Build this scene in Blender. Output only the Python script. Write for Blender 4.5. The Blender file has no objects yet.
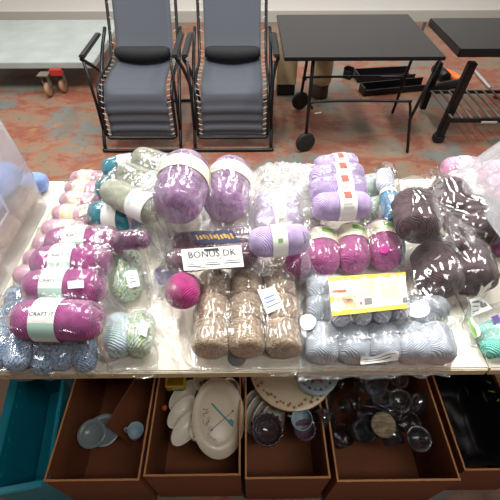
import bpy, bmesh, math, random
import numpy as np
from mathutils import Vector, Matrix, noise
from mathutils.bvhtree import BVHTree
random.seed(7)
S = bpy.context.scene
COL = S.collection
R_ = math.radians
# ------------------------------------------------------------------ camera
F = 385.0
CAM = Vector((0, 0, 1.6)); PITCH = R_(47.5); YAW = R_(-0.6)
cd = bpy.data.cameras.new('camera'); cam = bpy.data.objects.new('camera', cd); COL.objects.link(cam)
cam.location = CAM; cam.rotation_euler = (R_(90) - PITCH, 0, YAW)
cd.sensor_width = 36; cd.sensor_fit = 'HORIZONTAL'; cd.lens = 36 * F / 500; cd.clip_start = .02
S.camera = cam
RM = cam.rotation_euler.to_matrix()
def ray(px, py): return RM @ Vector(((px - 250) / F, -(py - 250) / F, -1))
def P(px, py, z):
    d = ray(px, py); return CAM + d * ((z - CAM.z) / d.z)
def PY(px, py, y):
    d = ray(px, py); return CAM + d * (y / d.y)
TZ = 0.75
# ------------------------------------------------------------------ materials
MATS = {}
def srgb(h):
    if isinstance(h, str):
        h = [int(h[i:i + 2], 16) / 255 for i in (0, 2, 4)]
    return tuple(((c / 12.92) if c <= .04045 else ((c + .055) / 1.055) ** 2.4) for c in h) + (1,)
def newmat(name):
    m = bpy.data.materials.new(name); m.use_nodes = True
    nt = m.node_tree; nt.nodes.clear()
    o = nt.nodes.new('ShaderNodeOutputMaterial')
    return m, nt, o
def N(nt, t, **kw):
    n = nt.nodes.new('ShaderNode' + t)
    for k, v in kw.items():
        if hasattr(n, k): setattr(n, k, v)
        else: n.inputs[k.replace('_', ' ')].default_value = v
    return n
def L(nt, a, b): nt.links.new(a, b)
def ramp(nt, stops, fac, interp='LINEAR'):
    r = N(nt, 'ValToRGB'); r.color_ramp.interpolation = interp
    el = r.color_ramp.elements
    while len(el) < len(stops): el.new(.5)
    for e, (p, c) in zip(el, stops):
        e.position = p; e.color = srgb(c) if isinstance(c, str) else c
    L(nt, fac, r.inputs[0]); return r
def plain(name, col, rough=.6, metal=0, spec=.5, noisy=0, nscale=30, bump=0, alpha=None):
    if name in MATS: return MATS[name]
    m, nt, o = newmat(name)
    b = N(nt, 'BsdfPrincipled'); b.inputs['Base Color'].default_value = srgb(col)
    b.inputs['Roughness'].default_value = rough; b.inputs['Metallic'].default_value = metal
    b.inputs['Specular IOR Level'].default_value = spec
    if noisy or bump:
        tc = N(nt, 'TexCoord'); n = N(nt, 'TexNoise'); n.inputs['Scale'].default_value = nscale; n.inputs['Detail'].default_value = 5
        L(nt, tc.outputs['Object'], n.inputs['Vector'])
        if noisy:
            h = N(nt, 'HueSaturation'); h.inputs['Color'].default_value = srgb(col)
            mr = N(nt, 'MapRange'); mr.inputs[1].default_value = .3; mr.inputs[2].default_value = .7
            mr.inputs[3].default_value = 1 - noisy; mr.inputs[4].default_value = 1 + noisy
            L(nt, n.outputs[0], mr.inputs[0]); L(nt, mr.outputs[0], h.inputs['Value']); L(nt, h.outputs[0], b.inputs['Base Color'])
        if bump:
            bp = N(nt, 'Bump'); bp.inputs['Strength'].default_value = bump; bp.inputs['Distance'].default_value = .003
            L(nt, n.outputs[0], bp.inputs['Height']); L(nt, bp.outputs[0], b.inputs['Normal'])
    L(nt, b.outputs[0], o.inputs[0]); MATS[name] = m; return m
def yarn(name, cols, wscale=110, var='solid', bump=.9, tweed=0):
    """wound wool: crossing strand bump, slight fibre colour change, optional variegation"""
    m, nt, o = newmat(name)
    tc = N(nt, 'TexCoord'); oi = N(nt, 'ObjectInfo')
    add = N(nt, 'VectorMath', operation='ADD'); L(nt, tc.outputs['Object'], add.inputs[0]); L(nt, oi.outputs['Random'], add.inputs[1])
    b = N(nt, 'BsdfPrincipled'); b.inputs['Roughness'].default_value = .85; b.inputs['Specular IOR Level'].default_value = .15
    b.inputs['Sheen Weight'].default_value = .25; b.inputs['Sheen Roughness'].default_value = .5
    mp1 = N(nt, 'Mapping'); mp1.inputs['Rotation'].default_value = (0, 0, .45); L(nt, add.outputs[0], mp1.inputs[0])
    mp2 = N(nt, 'Mapping'); mp2.inputs['Rotation'].default_value = (.5, .3, -.7); L(nt, add.outputs[0], mp2.inputs[0])
    w1 = N(nt, 'TexWave'); w1.inputs['Scale'].default_value = wscale * .85; w1.inputs['Distortion'].default_value = 5; w1.inputs['Detail'].default_value = 2; w1.inputs['Detail Scale'].default_value = .6
    w2 = N(nt, 'TexWave'); w2.inputs['Scale'].default_value = wscale * .7; w2.inputs['Distortion'].default_value = 5; w2.inputs['Detail'].default_value = 2; w2.inputs['Detail Scale'].default_value = .6
    L(nt, mp1.outputs[0], w1.inputs[0]); L(nt, mp2.outputs[0], w2.inputs[0])
    n = N(nt, 'TexNoise'); n.inputs['Scale'].default_value = 14; L(nt, add.outputs[0], n.inputs[0])
    mr = N(nt, 'MapRange'); mr.inputs[1].default_value = .44; mr.inputs[2].default_value = .56; L(nt, n.outputs[0], mr.inputs[0])
    mx = N(nt, 'Mix', data_type='FLOAT'); L(nt, mr.outputs[0], mx.inputs[0]); L(nt, w1.outputs[1], mx.inputs[2]); L(nt, w2.outputs[1], mx.inputs[3])
    bp = N(nt, 'Bump'); bp.inputs['Strength'].default_value = bump; bp.inputs['Distance'].default_value = .0025
    L(nt, mx.outputs[0], bp.inputs['Height']); L(nt, bp.outputs[0], b.inputs['Normal'])
    if var == 'solid':
        n2 = N(nt, 'TexNoise'); n2.inputs['Scale'].default_value = 160 if tweed else 60; n2.inputs['Detail'].default_value = 3
        L(nt, add.outputs[0], n2.inputs[0])
        lo, hi = (.35, .65)
        r = ramp(nt, [(lo, cols[0]), (hi, cols[1])], n2.outputs[0])
    elif var == 'random':            # each ball its own shade from the list
        n2 = N(nt, 'TexNoise'); n2.inputs['Scale'].default_value = 60; L(nt, add.outputs[0], n2.inputs[0])
        ma = N(nt, 'Math', operation='MULTIPLY_ADD'); ma.inputs[1].default_value = .35; L(nt, n2.outputs[0], ma.inputs[0])
        m3 = N(nt, 'Math', operation='MULTIPLY'); m3.inputs[1].default_value = .75; L(nt, oi.outputs['Random'], m3.inputs[0]); L(nt, m3.outputs[0], ma.inputs[2])
        r = ramp(nt, [(i / (len(cols) - 1), c) for i, c in enumerate(cols)], ma.outputs[0])
    else:                            # variegated: colour changes along the wound strand
        mp = N(nt, 'Mapping'); mp.inputs['Rotation'].default_value = (.2, .4, .5); mp.inputs['Scale'].default_value = (1, 3.2, 3.2); L(nt, add.outputs[0], mp.inputs[0])
        wv = N(nt, 'TexNoise'); wv.inputs['Scale'].default_value = var; wv.inputs['Distortion'].default_value = 1.2; wv.inputs['Detail'].default_value = 3
        L(nt, mp.outputs[0], wv.inputs[0])
        r = ramp(nt, [(.28 + .44 * i / (len(cols) - 1), c) for i, c in enumerate(cols)], wv.outputs[0])
    L(nt, r.outputs[0], b.inputs['Base Color']); L(nt, b.outputs[0], o.inputs[0]); MATS[name] = m; return m
def film(name, haze=.07, gloss=.16, tint='ffffff', rough=.13, bscale=24, bstr=.6, hazecol='ffffff'):
    """thin clear plastic: see-through sheet with glossy skin and a little milky haze"""
    m, nt, o = newmat(name)
    tc = N(nt, 'TexCoord'); n = N(nt, 'TexNoise'); n.inputs['Scale'].default_value = bscale; n.inputs['Detail'].default_value = 3; n.inputs['Distortion'].default_value = .8
    L(nt, tc.outputs['Object'], n.inputs[0])
    bp = N(nt, 'Bump'); bp.inputs['Strength'].default_value = bstr; bp.inputs['Distance'].default_value = .004; L(nt, n.outputs[0], bp.inputs['Height'])
    tr = N(nt, 'BsdfTransparent'); tr.inputs[0].default_value = srgb(tint)
    gl = N(nt, 'BsdfGlossy'); gl.inputs['Roughness'].default_value = rough; L(nt, bp.outputs[0], gl.inputs['Normal'])
    df = N(nt, 'BsdfDiffuse'); df.inputs[0].default_value = srgb(hazecol)
    tl = N(nt, 'BsdfTranslucent'); tl.inputs[0].default_value = srgb(hazecol)
    dm = N(nt, 'MixShader'); dm.inputs[0].default_value = .5; L(nt, df.outputs[0], dm.inputs[1]); L(nt, tl.outputs[0], dm.inputs[2])
    m1 = N(nt, 'MixShader'); m1.inputs[0].default_value = haze; L(nt, tr.outputs[0], m1.inputs[1]); L(nt, dm.outputs[0], m1.inputs[2])
    lw = N(nt, 'LayerWeight'); lw.inputs[0].default_value = .25; L(nt, bp.outputs[0], lw.inputs['Normal'])
    ma = N(nt, 'Math', operation='MULTIPLY_ADD'); ma.use_clamp = True; ma.inputs[1].default_value = .32; ma.inputs[2].default_value = gloss * .32
    L(nt, lw.outputs['Fresnel'], ma.inputs[0])
    m2 = N(nt, 'MixShader'); L(nt, ma.outputs[0], m2.inputs[0]); L(nt, m1.outputs[0], m2.inputs[1]); L(nt, gl.outputs[0], m2.inputs[2])
    L(nt, m2.outputs[0], o.inputs[0]); MATS[name] = m; return m
# ------------------------------------------------------------------ object helpers
def tag(o, label=None, cat=None, group=None, kind=None):
    if label: o['label'] = label
    if cat: o['category'] = cat
    if group: o['group'] = group
    if kind: o['kind'] = kind
    return o
def empty(name, loc, label, cat, group=None, rz=0):
    o = bpy.data.objects.new(name, None); COL.objects.link(o); o.location = loc; o.rotation_euler = (0, 0, rz)
    o.empty_display_size = .02
    bpy.context.view_layer.update()
    return tag(o, label, cat, group)
class MB:
    """collects shapes, then links them as ONE mesh object"""
    def __init__(s): s.v = []; s.f = []; s.m = []; s.sm = []
    def add(s, vs, fs, mi=0, smooth=False, M=None):
        k = len(s.v); s.v += [tuple((M @ Vector(v)) if M is not None else v) for v in vs]
        s.f += [tuple(i + k for i in f) for f in fs]; s.m += [mi] * len(fs); s.sm += [smooth] * len(fs); return s
    def box(s, c, d, M=None, mi=0, bev=0):
        bm = bmesh.new(); bmesh.ops.create_cube(bm, size=1)
        for v in bm.verts: v.co = Vector((v.co.x * d[0], v.co.y * d[1], v.co.z * d[2]))
        if bev: bmesh.ops.bevel(bm, geom=list(bm.edges), offset=bev, segments=2, affect='EDGES')
        T = Matrix.Translation(c)
        if M is not None: T = M @ T
        s.add([tuple(v.co) for v in bm.verts], [[v.index for v in f.verts] for f in bm.faces], mi, False, T); bm.free(); return s
    def tube(s, pts, r, n=10, mi=0, closed=False, M=None, caps=True):
        pts = [Vector(p) for p in pts]; vs = []; fs = []; prev = None; K = len(pts)
        for i, p in enumerate(pts):
            if closed: t = pts[(i + 1) % K] - pts[i - 1]
            else: t = pts[min(i + 1, K - 1)] - pts[max(i - 1, 0)]
            t.normalize()
            if prev is None: a = t.orthogonal().normalized()
            else: a = (prev - t * prev.dot(t)).normalized()
            prev = a; b = t.cross(a); rr = r[i] if isinstance(r, (list, tuple)) else r
            for k in range(n):
                an = 2 * math.pi * k / n; vs.append(p + (a * math.cos(an) + b * math.sin(an)) * rr)
        for i in range(K if closed else K - 1):
            j = (i + 1) % K
            for k in range(n):
                k2 = (k + 1) % n; fs.append((i * n + k, i * n + k2, j * n + k2, j * n + k))
        if caps and not closed: fs.append(tuple(range(n))[::-1]); fs.append(tuple((K - 1) * n + k for k in range(n)))
        s.add([tuple(v) for v in vs], fs, mi, True, M); return s
    def lathe(s, prof, n=28, M=None, mi=0, close=True):
        vs = []; fs = []; K = len(prof)
        for (r, z) in prof:
            for k in range(n):
                a = 2 * math.pi * k / n; vs.append((r * math.cos(a), r * math.sin(a), z))
        for i in range(K - 1):
            for k in range(n):
                k2 = (k + 1) % n; fs.append((i * n + k, i * n + k2, (i + 1) * n + k2, (i + 1) * n + k))
        if close: fs.append(tuple(range(n))[::-1]); fs.append(tuple((K - 1) * n + k for k in range(n)))
        s.add(vs, fs, mi, True, M); return s
    def build(s, name, mats, parent=None, world=False, loc=None):
        me = bpy.data.meshes.new(name); v = s.v
        if world and parent is not None:
            inv = parent.matrix_world.inverted(); v = [tuple(inv @ Vector(p)) for p in v]
        elif loc is not None: v = [(p[0] - loc[0], p[1] - loc[1], p[2] - loc[2]) for p in v]
        me.from_pydata(v, [], s.f); me.update()
        if not isinstance(mats, (list, tuple)): mats = [mats]
        for m in mats: me.materials.append(m)
        me.polygons.foreach_set('material_index', s.m); me.polygons.foreach_set('use_smooth', s.sm)
        bm = bmesh.new(); bm.from_mesh(me); bmesh.ops.recalc_face_normals(bm, faces=bm.faces); bm.to_mesh(me); bm.free()
        o = bpy.data.objects.new(name, me); COL.objects.link(o)
        if parent is not None: o.parent = parent
        if loc is not None: o.location = loc
        return o
def text_geo(s, size, font_res=3):
    cu = bpy.data.curves.new('t', 'FONT'); cu.body = s; cu.size = size; cu.align_x = 'CENTER'; cu.align_y = 'CENTER'; cu.resolution_u = font_res
    o = bpy.data.objects.new('t', cu); COL.objects.link(o); bpy.context.view_layer.update()
    dg = bpy.context.evaluated_depsgraph_get(); me = bpy.data.meshes.new_from_object(o.evaluated_get(dg))
    bm = bmesh.new(); bm.from_mesh(me); bmesh.ops.triangulate(bm, faces=bm.faces)
    r = ([tuple(v.co) for v in bm.verts], [[v.index for v in f.verts] for f in bm.faces]); bm.free()
    bpy.data.objects.remove(o); bpy.data.curves.remove(cu); bpy.data.meshes.remove(me); return r
# world surface accumulated for dropping and draping
AV = []; AF = []
def accum_pts(vs, fs):
    k = len(AV); AV.extend([Vector(v) for v in vs]); AF.extend([tuple(i + k for i in f) for f in fs])
def accum(o, M=None):
    if M is None: bpy.context.view_layer.update(); M = o.matrix_world
    accum_pts([M @ v.co for v in o.data.vertices], [tuple(p.vertices) for p in o.data.polygons])
def bvh(): return BVHTree.FromPolygons(AV, AF)
def height(B, x, y, default=TZ):
    h = B.ray_cast(Vector((x, y, 2.0)), Vector((0, 0, -1)))
    return h[0].z if h[0] is not None else default
# ------------------------------------------------------------------ the setting
def floor_mat():
    m, nt, o = newmat('worn painted concrete'); tc = N(nt, 'TexCoord')
    b = N(nt, 'BsdfPrincipled'); b.inputs['Roughness'].default_value = .5; b.inputs['Specular IOR Level'].default_value = .35
    n1 = N(nt, 'TexNoise'); n1.inputs['Scale'].default_value = 3.2; n1.inputs['Detail'].default_value = 9; n1.inputs['Roughness'].default_value = .66; n1.inputs['Distortion'].default_value = .4
    mp = N(nt, 'Mapping'); mp.inputs['Location'].default_value = (3.1, 1.7, 0); mp.inputs['Scale'].default_value = (.8, 1.5, 1); L(nt, tc.outputs['Object'], mp.inputs[0]); L(nt, mp.outputs[0], n1.inputs[0])
    r1 = ramp(nt, [(.32, '6e706a'), (.42, '84725f'), (.49, '936a54'), (.55, '874e3e'), (.63, '8f5f47'), (.74, 'a08368')], n1.outputs[0])
    n2 = N(nt, 'TexNoise'); n2.inputs['Scale'].default_value = 1.6; n2.inputs['Detail'].default_value = 10; n2.inputs['Roughness'].default_value = .7
    mp2 = N(nt, 'Mapping'); mp2.inputs['Location'].default_value = (8.2, 4.4, 0); L(nt, tc.outputs['Object'], mp2.inputs[0]); L(nt, mp2.outputs[0], n2.inputs[0])
    rf = ramp(nt, [(.52, '000000'), (.60, 'ffffff')], n2.outputs[0])
    mx = N(nt, 'Mix', data_type='RGBA'); L(nt, rf.outputs[0], mx.inputs[0]); L(nt, r1.outputs[0], mx.inputs[6]); mx.inputs[7].default_value = srgb('6f736d')
    n3 = N(nt, 'TexNoise'); n3.inputs['Scale'].default_value = 17; n3.inputs['Detail'].default_value = 8; n3.inputs['Roughness'].default_value = .75; L(nt, tc.outputs['Object'], n3.inputs[0])
    rg = ramp(nt, [(.56, '000000'), (.66, 'ffffff')], n3.outputs[0])
    mx2 = N(nt, 'Mix', data_type='RGBA'); L(nt, rg.outputs[0], mx2.inputs[0]); L(nt, mx.outputs[2], mx2.inputs[6]); mx2.inputs[7].default_value = srgb('7a4436')
    L(nt, mx2.outputs[2], b.inputs['Base Color'])
    bp = N(nt, 'Bump'); bp.inputs['Strength'].default_value = .3; bp.inputs['Distance'].default_value = .004; L(nt, n3.outputs[0], bp.inputs['Height']); L(nt, bp.outputs[0], b.inputs['Normal'])
    L(nt, b.outputs[0], o.inputs[0]); return m
tag(MB().box((0, 2.0, -.05), (8, 6.6, .1)).build('floor', floor_mat()), kind='structure')
tag(MB().box((0, 5.35, 1.4), (8, .1, 3.0)).build('wall_back', plain('white painted wall', 'e9e8e4', .8, bump=.3, nscale=20)), kind='structure')
tag(MB().box((0, 5.285, .06), (8, .03, .12)).build('baseboard_back', plain('grey skirting', 'b9b6ae', .7)), kind='structure')
unseen_wallm = plain('dull grey painted wall', '8f8d88', .85)  # side and front walls and ceiling are unseen, added to cut low-angle light
tag(MB().box((-4.05, 2.0, 1.65), (.1, 6.6, 3.3)).build('wall_left', unseen_wallm), kind='structure')
tag(MB().box((4.05, 2.0, 1.65), (.1, 6.6, 3.3)).build('wall_right', unseen_wallm), kind='structure')
tag(MB().box((0, -1.35, 1.65), (8, .1, 3.3)).build('wall_front', plain('grey brown wall', '55514c', .85)), kind='structure')
tag(MB().box((0, 2.0, 3.35), (8.2, 6.8, .1)).build('ceiling', plain('dark grey ceiling', '4a4a4a', .9)), kind='structure')
# ------------------------------------------------------------------ tables
cream = plain('cream laminate', 'efe7d6', .38, noisy=.03, nscale=6)
edge_m = plain('beige table edging', 'd3c19c', .5)
steel = plain('dark grey steel', '3a3a3c', .45, .6)
YF = P(250, 370.5, TZ).y; YB = P(58, 181, TZ).y
XR = P(491, 370, TZ).x; XL = XR - 1.215
def table(x0, x1, label):
    c = ((x0 + x1) / 2, (YF + YB) / 2, 0); w = x1 - x0 - .003; d = YB - YF
    t = empty('folding_table', c, label, 'table', 'tables pushed end to end')
    tp = MB().box((0, 0, TZ - .014), (w, d, .028), bev=.003).build('tabletop', cream, t)
    MB().box((0, -d / 2 - .0015, TZ - .016), (w - .004, .003, .022)).build('edge_strip', edge_m, t)
    MB().box((0, .04, TZ - .045), (w - .3, .3, .03)).build('under_frame', steel, t)
    for sx in (-1, 1):
        for sy in (-1, 1):
            x = sx * (w / 2 - .07); y = sy * .14 + .135
            MB().tube([(x, y, TZ - .03), (x, y, .03), (x, y, .0)], .013).build('leg', steel, t)
    return t
table(XL, XR, 'cream laminate table in the middle carrying most of the yarn')
table(XL - 1.0, XL, 'cream laminate table at far left under the clear storage box')
table(XR, XR + 1.0, 'cream laminate table at far right under the mint yarn')
accum_pts([(-2, YF, TZ), (2, YF, TZ), (2, YB, TZ), (-2, YB, TZ)], [(0, 1, 2, 3)])
accum_pts([(-3, -1, .0), (3, -1, .0), (3, 5, .0), (-3, 5, .0)], [(0, 1, 2, 3)])
# ------------------------------------------------------------------ yarn balls
def prof(t, sq): return max(0.0, 1 - abs(t) ** (sq * 1.35)) ** (1 / 2.3)
def ball_mesh(name, Lh, R, sq=3.0, flat=.92, seed=0, lump=.03, hole=True, nx=30, na=36, groove=.006, wind=7, yw=1.0):
    """skein lying along X: half length Lh, radius R"""
    mb = MB(); vs = []; fs = []
    ts = [math.sin(math.pi / 2 * (-1 + 2 * i / (nx - 1))) for i in range(nx)]
    for i, t in enumerate(ts):
        tt = t * .9995
        r0 = prof(tt, sq)
        # draw the ends in towards the winding hole
        xx = t * Lh
        if hole and r0 < .42: xx -= math.copysign(Lh * .10 * (1 - r0 / .42), t)
        for k in range(na):
            a = 2 * math.pi * k / na
            d = Vector((t * 1.6, math.sin(a), math.cos(a)))
            nn = noise.noise(d * 1.7 + Vector((seed * 3.1, seed, 0))) * lump + noise.noise(d * 5 + Vector((seed, 0, seed))) * lump * .4
            g = groove * (math.sin(wind * a + 5 * t * math.pi) + .7 * math.sin((wind + 2) * a - 4 * t * math.pi)) * (1 if abs(t) < .97 else 0)
            r = R * r0 * (1 + nn + g)
            vs.append((xx, r * math.sin(a) * yw, r * math.cos(a) * flat))
    for i in range(nx - 1):
        for k in range(na):
            k2 = (k + 1) % na; fs.append((i * na + k, i * na + k2, (i + 1) * na + k2, (i + 1) * na + k))
    fs.append(tuple(range(na))[::-1]); fs.append(tuple((nx - 1) * na + k for k in range(na)))
    return vs, fs
def band_geo(mb, Lh, R, sq, flat, f0, f1, prints=(), texts=(), slack=.03, yw=1.0):
    """paper band around the skein from axial fraction f0 to f1 (0 is the p1 end)"""
    x0 = (2 * f0 - 1) * Lh; x1 = (2 * f1 - 1) * Lh; na = 40; nx = 5
    def rr(x, e=0): return R * (prof(max(-.98, min(.98, x / Lh)), sq) * (1 + slack)) + .0012 + e
    rm = max(rr(x0), rr(x1), rr((x0 + x1) / 2)) ; 
    def pt(x, a, e=0):
        r = .6 * rm + .4 * rr(x) + e
        return (x, r * math.sin(a) * yw, r * math.cos(a) * flat)
    vs = []; fs = []
    for i in range(nx):
        for k in range(na): vs.append(pt(x0 + (x1 - x0) * i / (nx - 1), 2 * math.pi * k / na))
    for i in range(nx - 1):
        for k in range(na):
            k2 = (k + 1) % na; fs.append((i * na + k, i * na + k2, (i + 1) * na + k2, (i + 1) * na + k))
    mb.add(vs, fs, 0, True)
    for (u0, u1, a0, a1, mi) in prints:          # printed area: u across the width, a in degrees around
        vs = []; fs = []; nn = max(2, int(abs(a1 - a0) / 9) + 1)
        for i in range(3):
            for k in range(nn): vs.append(pt(x0 + (x1 - x0) * (u0 + (u1 - u0) * i / 2), R_(a0 + (a1 - a0) * k / (nn - 1)), .0006))
        for i in range(2):
            for k in range(nn - 1): fs.append((i * nn + k, i * nn + k + 1, (i + 1) * nn + k + 1, (i + 1) * nn + k))
        mb.add(vs, fs, mi, True)
    for (s, size, mode, u, a, mi) in texts:
        v, f = text_geo(s, size); xc = x0 + (x1 - x0) * u; o = []
        for (tx, ty, _) in v:
            if mode == 'axis': o.append(pt(xc + tx, R_(a) + ty / rm, .0011))
            else: o.append(pt(xc - ty, R_(a) + tx / rm, .0011))
        mb.add(o, f, mi)
BALLS = []
def pack(name, cat, mat, balls, R, labels, group, band=None, bmats=None, sq=3.0, flat=.92, drop=True, lump=.03,
         restack=False, lenm=None, roll=0, seed=1, hole=True, groove=.006, wind=7, twist=.0, yw=1.0):
    """balls: (px1,py1,px2,py2[,dz1,dz2[,z]]) axis ends as seen; dropped onto whatever lies below"""
    B = bvh(); axes = []
    z = TZ + R
    for b in balls:
        dz = (b[4], b[5]) if len(b) > 5 else (0, 0)
        p1 = P(b[0], b[1], z + dz[0]); p2 = P(b[2], b[3], z + dz[1]); axes.append((p2 - p1).length)
    Lh = (lenm or sum(axes) / len(axes)) / 2
    vs, fs = ball_mesh(name, Lh, R, sq, flat, seed, lump, hole, groove=groove, wind=wind, yw=yw)
    low = [Vector(v) for i, v in enumerate(vs) if i % 3 == 0]
    proto = None; out = []
    for bi, b in enumerate(balls):
        dz = (b[4], b[5]) if len(b) > 5 else (0, 0)
        zc = b[6] if len(b) > 6 else TZ + R
        for it in range(7):
            if it < 6: p1 = P(b[0], b[1], zc + dz[0]); p2 = P(b[2], b[3], zc + dz[1])
            X = (p2 - p1).normalized(); c = (p1 + p2) / 2; c.z = zc + sum(dz) / 2; Z = Vector((0, 0, 1)); Z = (Z - X * Z.dot(X)).normalized(); Y = Z.cross(X)
            M = Matrix((X, Y, Z)).transposed().to_4x4() @ Matrix.Rotation(R_(roll) + (random.uniform(-1, 1) * twist), 4, 'X')
            if len(b) > 6 or not drop: break
            gap = 9
            for v in low:
                q = M @ v
                if q.z > 0.02: continue
                w = q + c; gap = min(gap, w.z - height(B, w.x, w.y))
            zc = max(TZ + R * .6, min(TZ + .16, zc - (gap - .0005) * (.6 if it < 6 else 1)))
        if not len(b) > 6: c.z = zc + sum(dz) / 2
        T = Matrix.Translation(c + Vector((0, 0, 0)))
        MW = T @ M
        if proto is None:
            mb = MB(); mb.add(vs, fs, 0, True); o = mb.build(name, mat); proto = o
            if band:
                bb = MB(); band_geo(bb, Lh, R, sq, flat, *band, yw=yw); pb = bb.build('label_band', bmats, o)
        else:
            o = proto.copy(); COL.objects.link(o)
            for ch in list(proto.children):
                c2 = ch.copy(); COL.objects.link(c2); c2.parent = o
        o.matrix_world = MW; tag(o, labels[bi], cat, group if len(balls) > 1 else None); out.append(o)
        accum(o, MW)
        if restack: B = bvh()
    return out
def bilin(c, s, t):
    a = c[0] * (1 - s) + c[1] * s; b = c[3] * (1 - s) + c[2] * s
    return a * (1 - t) + b * t
def bag(label, corners, mat, seed=0, amp=.003, iters=40, B0=None, res=.0055, zb=None, wob=.006, name='plastic_bag', cat='plastic bag', group=None,
        lift=.0025, puff=0, fscale=24, ridge=1.0, roundc=0.0):
    """thin plastic drawn tight over its contents: an obstacle membrane over everything placed so far"""
    z = zb or TZ + .03
    C = [P(p[0], p[1], z) for p in corners]
    wx = max((C[1] - C[0]).length, (C[2] - C[3]).length); wy = max((C[3] - C[0]).length, (C[2] - C[1]).length)
    nx = int(wx / res) + 2; ny = int(wy / res) + 2
    B1 = bvh(); XY = np.zeros((ny, nx, 2)); O = np.zeros((ny, nx)); Lw = np.zeros((ny, nx))
    for j in range(ny):
        for i in range(nx):
            s = i / (nx - 1); t = j / (ny - 1)
            if roundc:
                a, b_ = 2 * s - 1, 2 * t - 1
                k = 1 - roundc * (a * a * b_ * b_)
                ss, tt = .5 + a * .5 * k, .5 + b_ * .5 * k
            else: ss, tt = s, t
            p = bilin(C, ss, tt)
            e = max(abs(2 * s - 1), abs(2 * t - 1)) ** 4
            q = Vector((p.x * 22, p.y * 22, seed * 5.3))
            p = p + Vector((noise.noise(q), noise.noise(q + Vector((9, 4, 2))), 0)) * wob * e * 2
            XY[j, i] = (p.x, p.y); O[j, i] = height(B1, p.x, p.y); Lw[j, i] = height(B0, p.x, p.y) if B0 else O[j, i]
    # over the table's front edge the film sags a little instead of falling to the floor
    O = np.where(O < TZ - .02, TZ - .015, O); Lw = np.where(Lw < TZ - .02, TZ - .017, Lw)
    O = O + lift; Z = O.copy()
    for k in range(iters):
        A = Z.copy(); A[1:-1, 1:-1] = (Z[:-2, 1:-1] + Z[2:, 1:-1] + Z[1:-1, :-2] + Z[1:-1, 2:]) / 4
        Z = np.maximum(O, A)
    # take out noise of the obstacle
    for k in range(2):
        A = Z.copy(); A[1:-1, 1:-1] = (Z[:-2, 1:-1] + Z[2:, 1:-1] + Z[1:-1, :-2] + Z[1:-1, 2:]) / 4; Z = np.maximum(O - lift * .6, A)
    if puff:                                       # air trapped in the bag
        uu = np.linspace(-1, 1, nx)[None, :]; vv = np.linspace(-1, 1, ny)[:, None]
        Z = np.maximum(Z, TZ + puff * np.clip((1 - uu ** 4) * (1 - vv ** 4), 0, 1) ** .6)
        for k in range(3):
            A = Z.copy(); A[1:-1, 1:-1] = (Z[:-2, 1:-1] + Z[2:, 1:-1] + Z[1:-1, :-2] + Z[1:-1, 2:]) / 4; Z = np.maximum(O - lift * .6, A)
    vs = []
    rot = random.Random(seed).uniform(0, 3.1)
    cr, sr = math.cos(rot), math.sin(rot)
    for j in range(ny):
        for i in range(nx):
            x, y = XY[j, i]; e = min(i, j, nx - 1 - i, ny - 1 - j)
            u, v = (x * cr + y * sr), (-x * sr + y * cr)
            q = Vector((u * fscale, v * fscale * .45, seed * 3.7 + 1))
            w = noise.noise(q + Vector((0, 0, 0)) + noise.noise_vector(q * .8) * .8)
            w2 = noise.noise(Vector((u * fscale * 1.1, v * fscale * 2.3, seed + 30)) + noise.noise_vector(q) * .5)
            h = (1 - abs(w) * 2.6) * ridge; h2 = (1 - abs(w2) * 2.6)
            free = min(1, .35 + (Z[j, i] - O[j, i]) * 90)
            zz = Z[j, i] + amp * (max(0, h) ** 2 + .6 * max(0, h2) ** 2) * free * (1 if e > 0 else .5)
            vs.append((x, y, zz))
    fs = [(j * nx + i, j * nx + i + 1, (j + 1) * nx + i + 1, (j + 1) * nx + i) for j in range(ny - 1) for i in range(nx - 1)]
    mb = MB(); mb.add(vs, fs, 0, True)
    if B0:                                        # under side of the bag, welded along the rim
        n0 = len(vs); lo = []; st = 2
        vs2 = [(XY[j, i][0], XY[j, i][1], Lw[j, i] + .0012) for j in range(ny) for i in range(nx)]
        mb.add(vs2, [f[::-1] for f in fs], 0, True)
        rim = [(0, i) for i in range(nx)] + [(j, nx - 1) for j in range(1, ny)] + [(ny - 1, i) for i in range(nx - 2, -1, -1)] + [(j, 0) for j in range(ny - 2, 0, -1)]
        k = [a * nx + b_ for a, b_ in rim]
        for a in range(len(k)):
            b_ = (a + 1) % len(k); mb.f.append((k[a], k[b_], k[b_] + n0, k[a] + n0)); mb.m.append(0); mb.sm.append(True)
    cx, cy = XY[:, :, 0].mean(), XY[:, :, 1].mean()
    me = bpy.data.meshes.new(name); lc = (cx, cy, TZ)
    me.from_pydata([(v[0] - lc[0], v[1] - lc[1], v[2] - lc[2]) for v in mb.v], [], mb.f); me.update(); me.materials.append(mat)
    me.polygons.foreach_set('use_smooth', [True] * len(mb.f))
    o = bpy.data.objects.new(name, me); COL.objects.link(o); o.location = lc
    tag(o, label, cat, group); bpy.context.view_layer.update()
    accum_pts(vs, fs); return o
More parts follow.
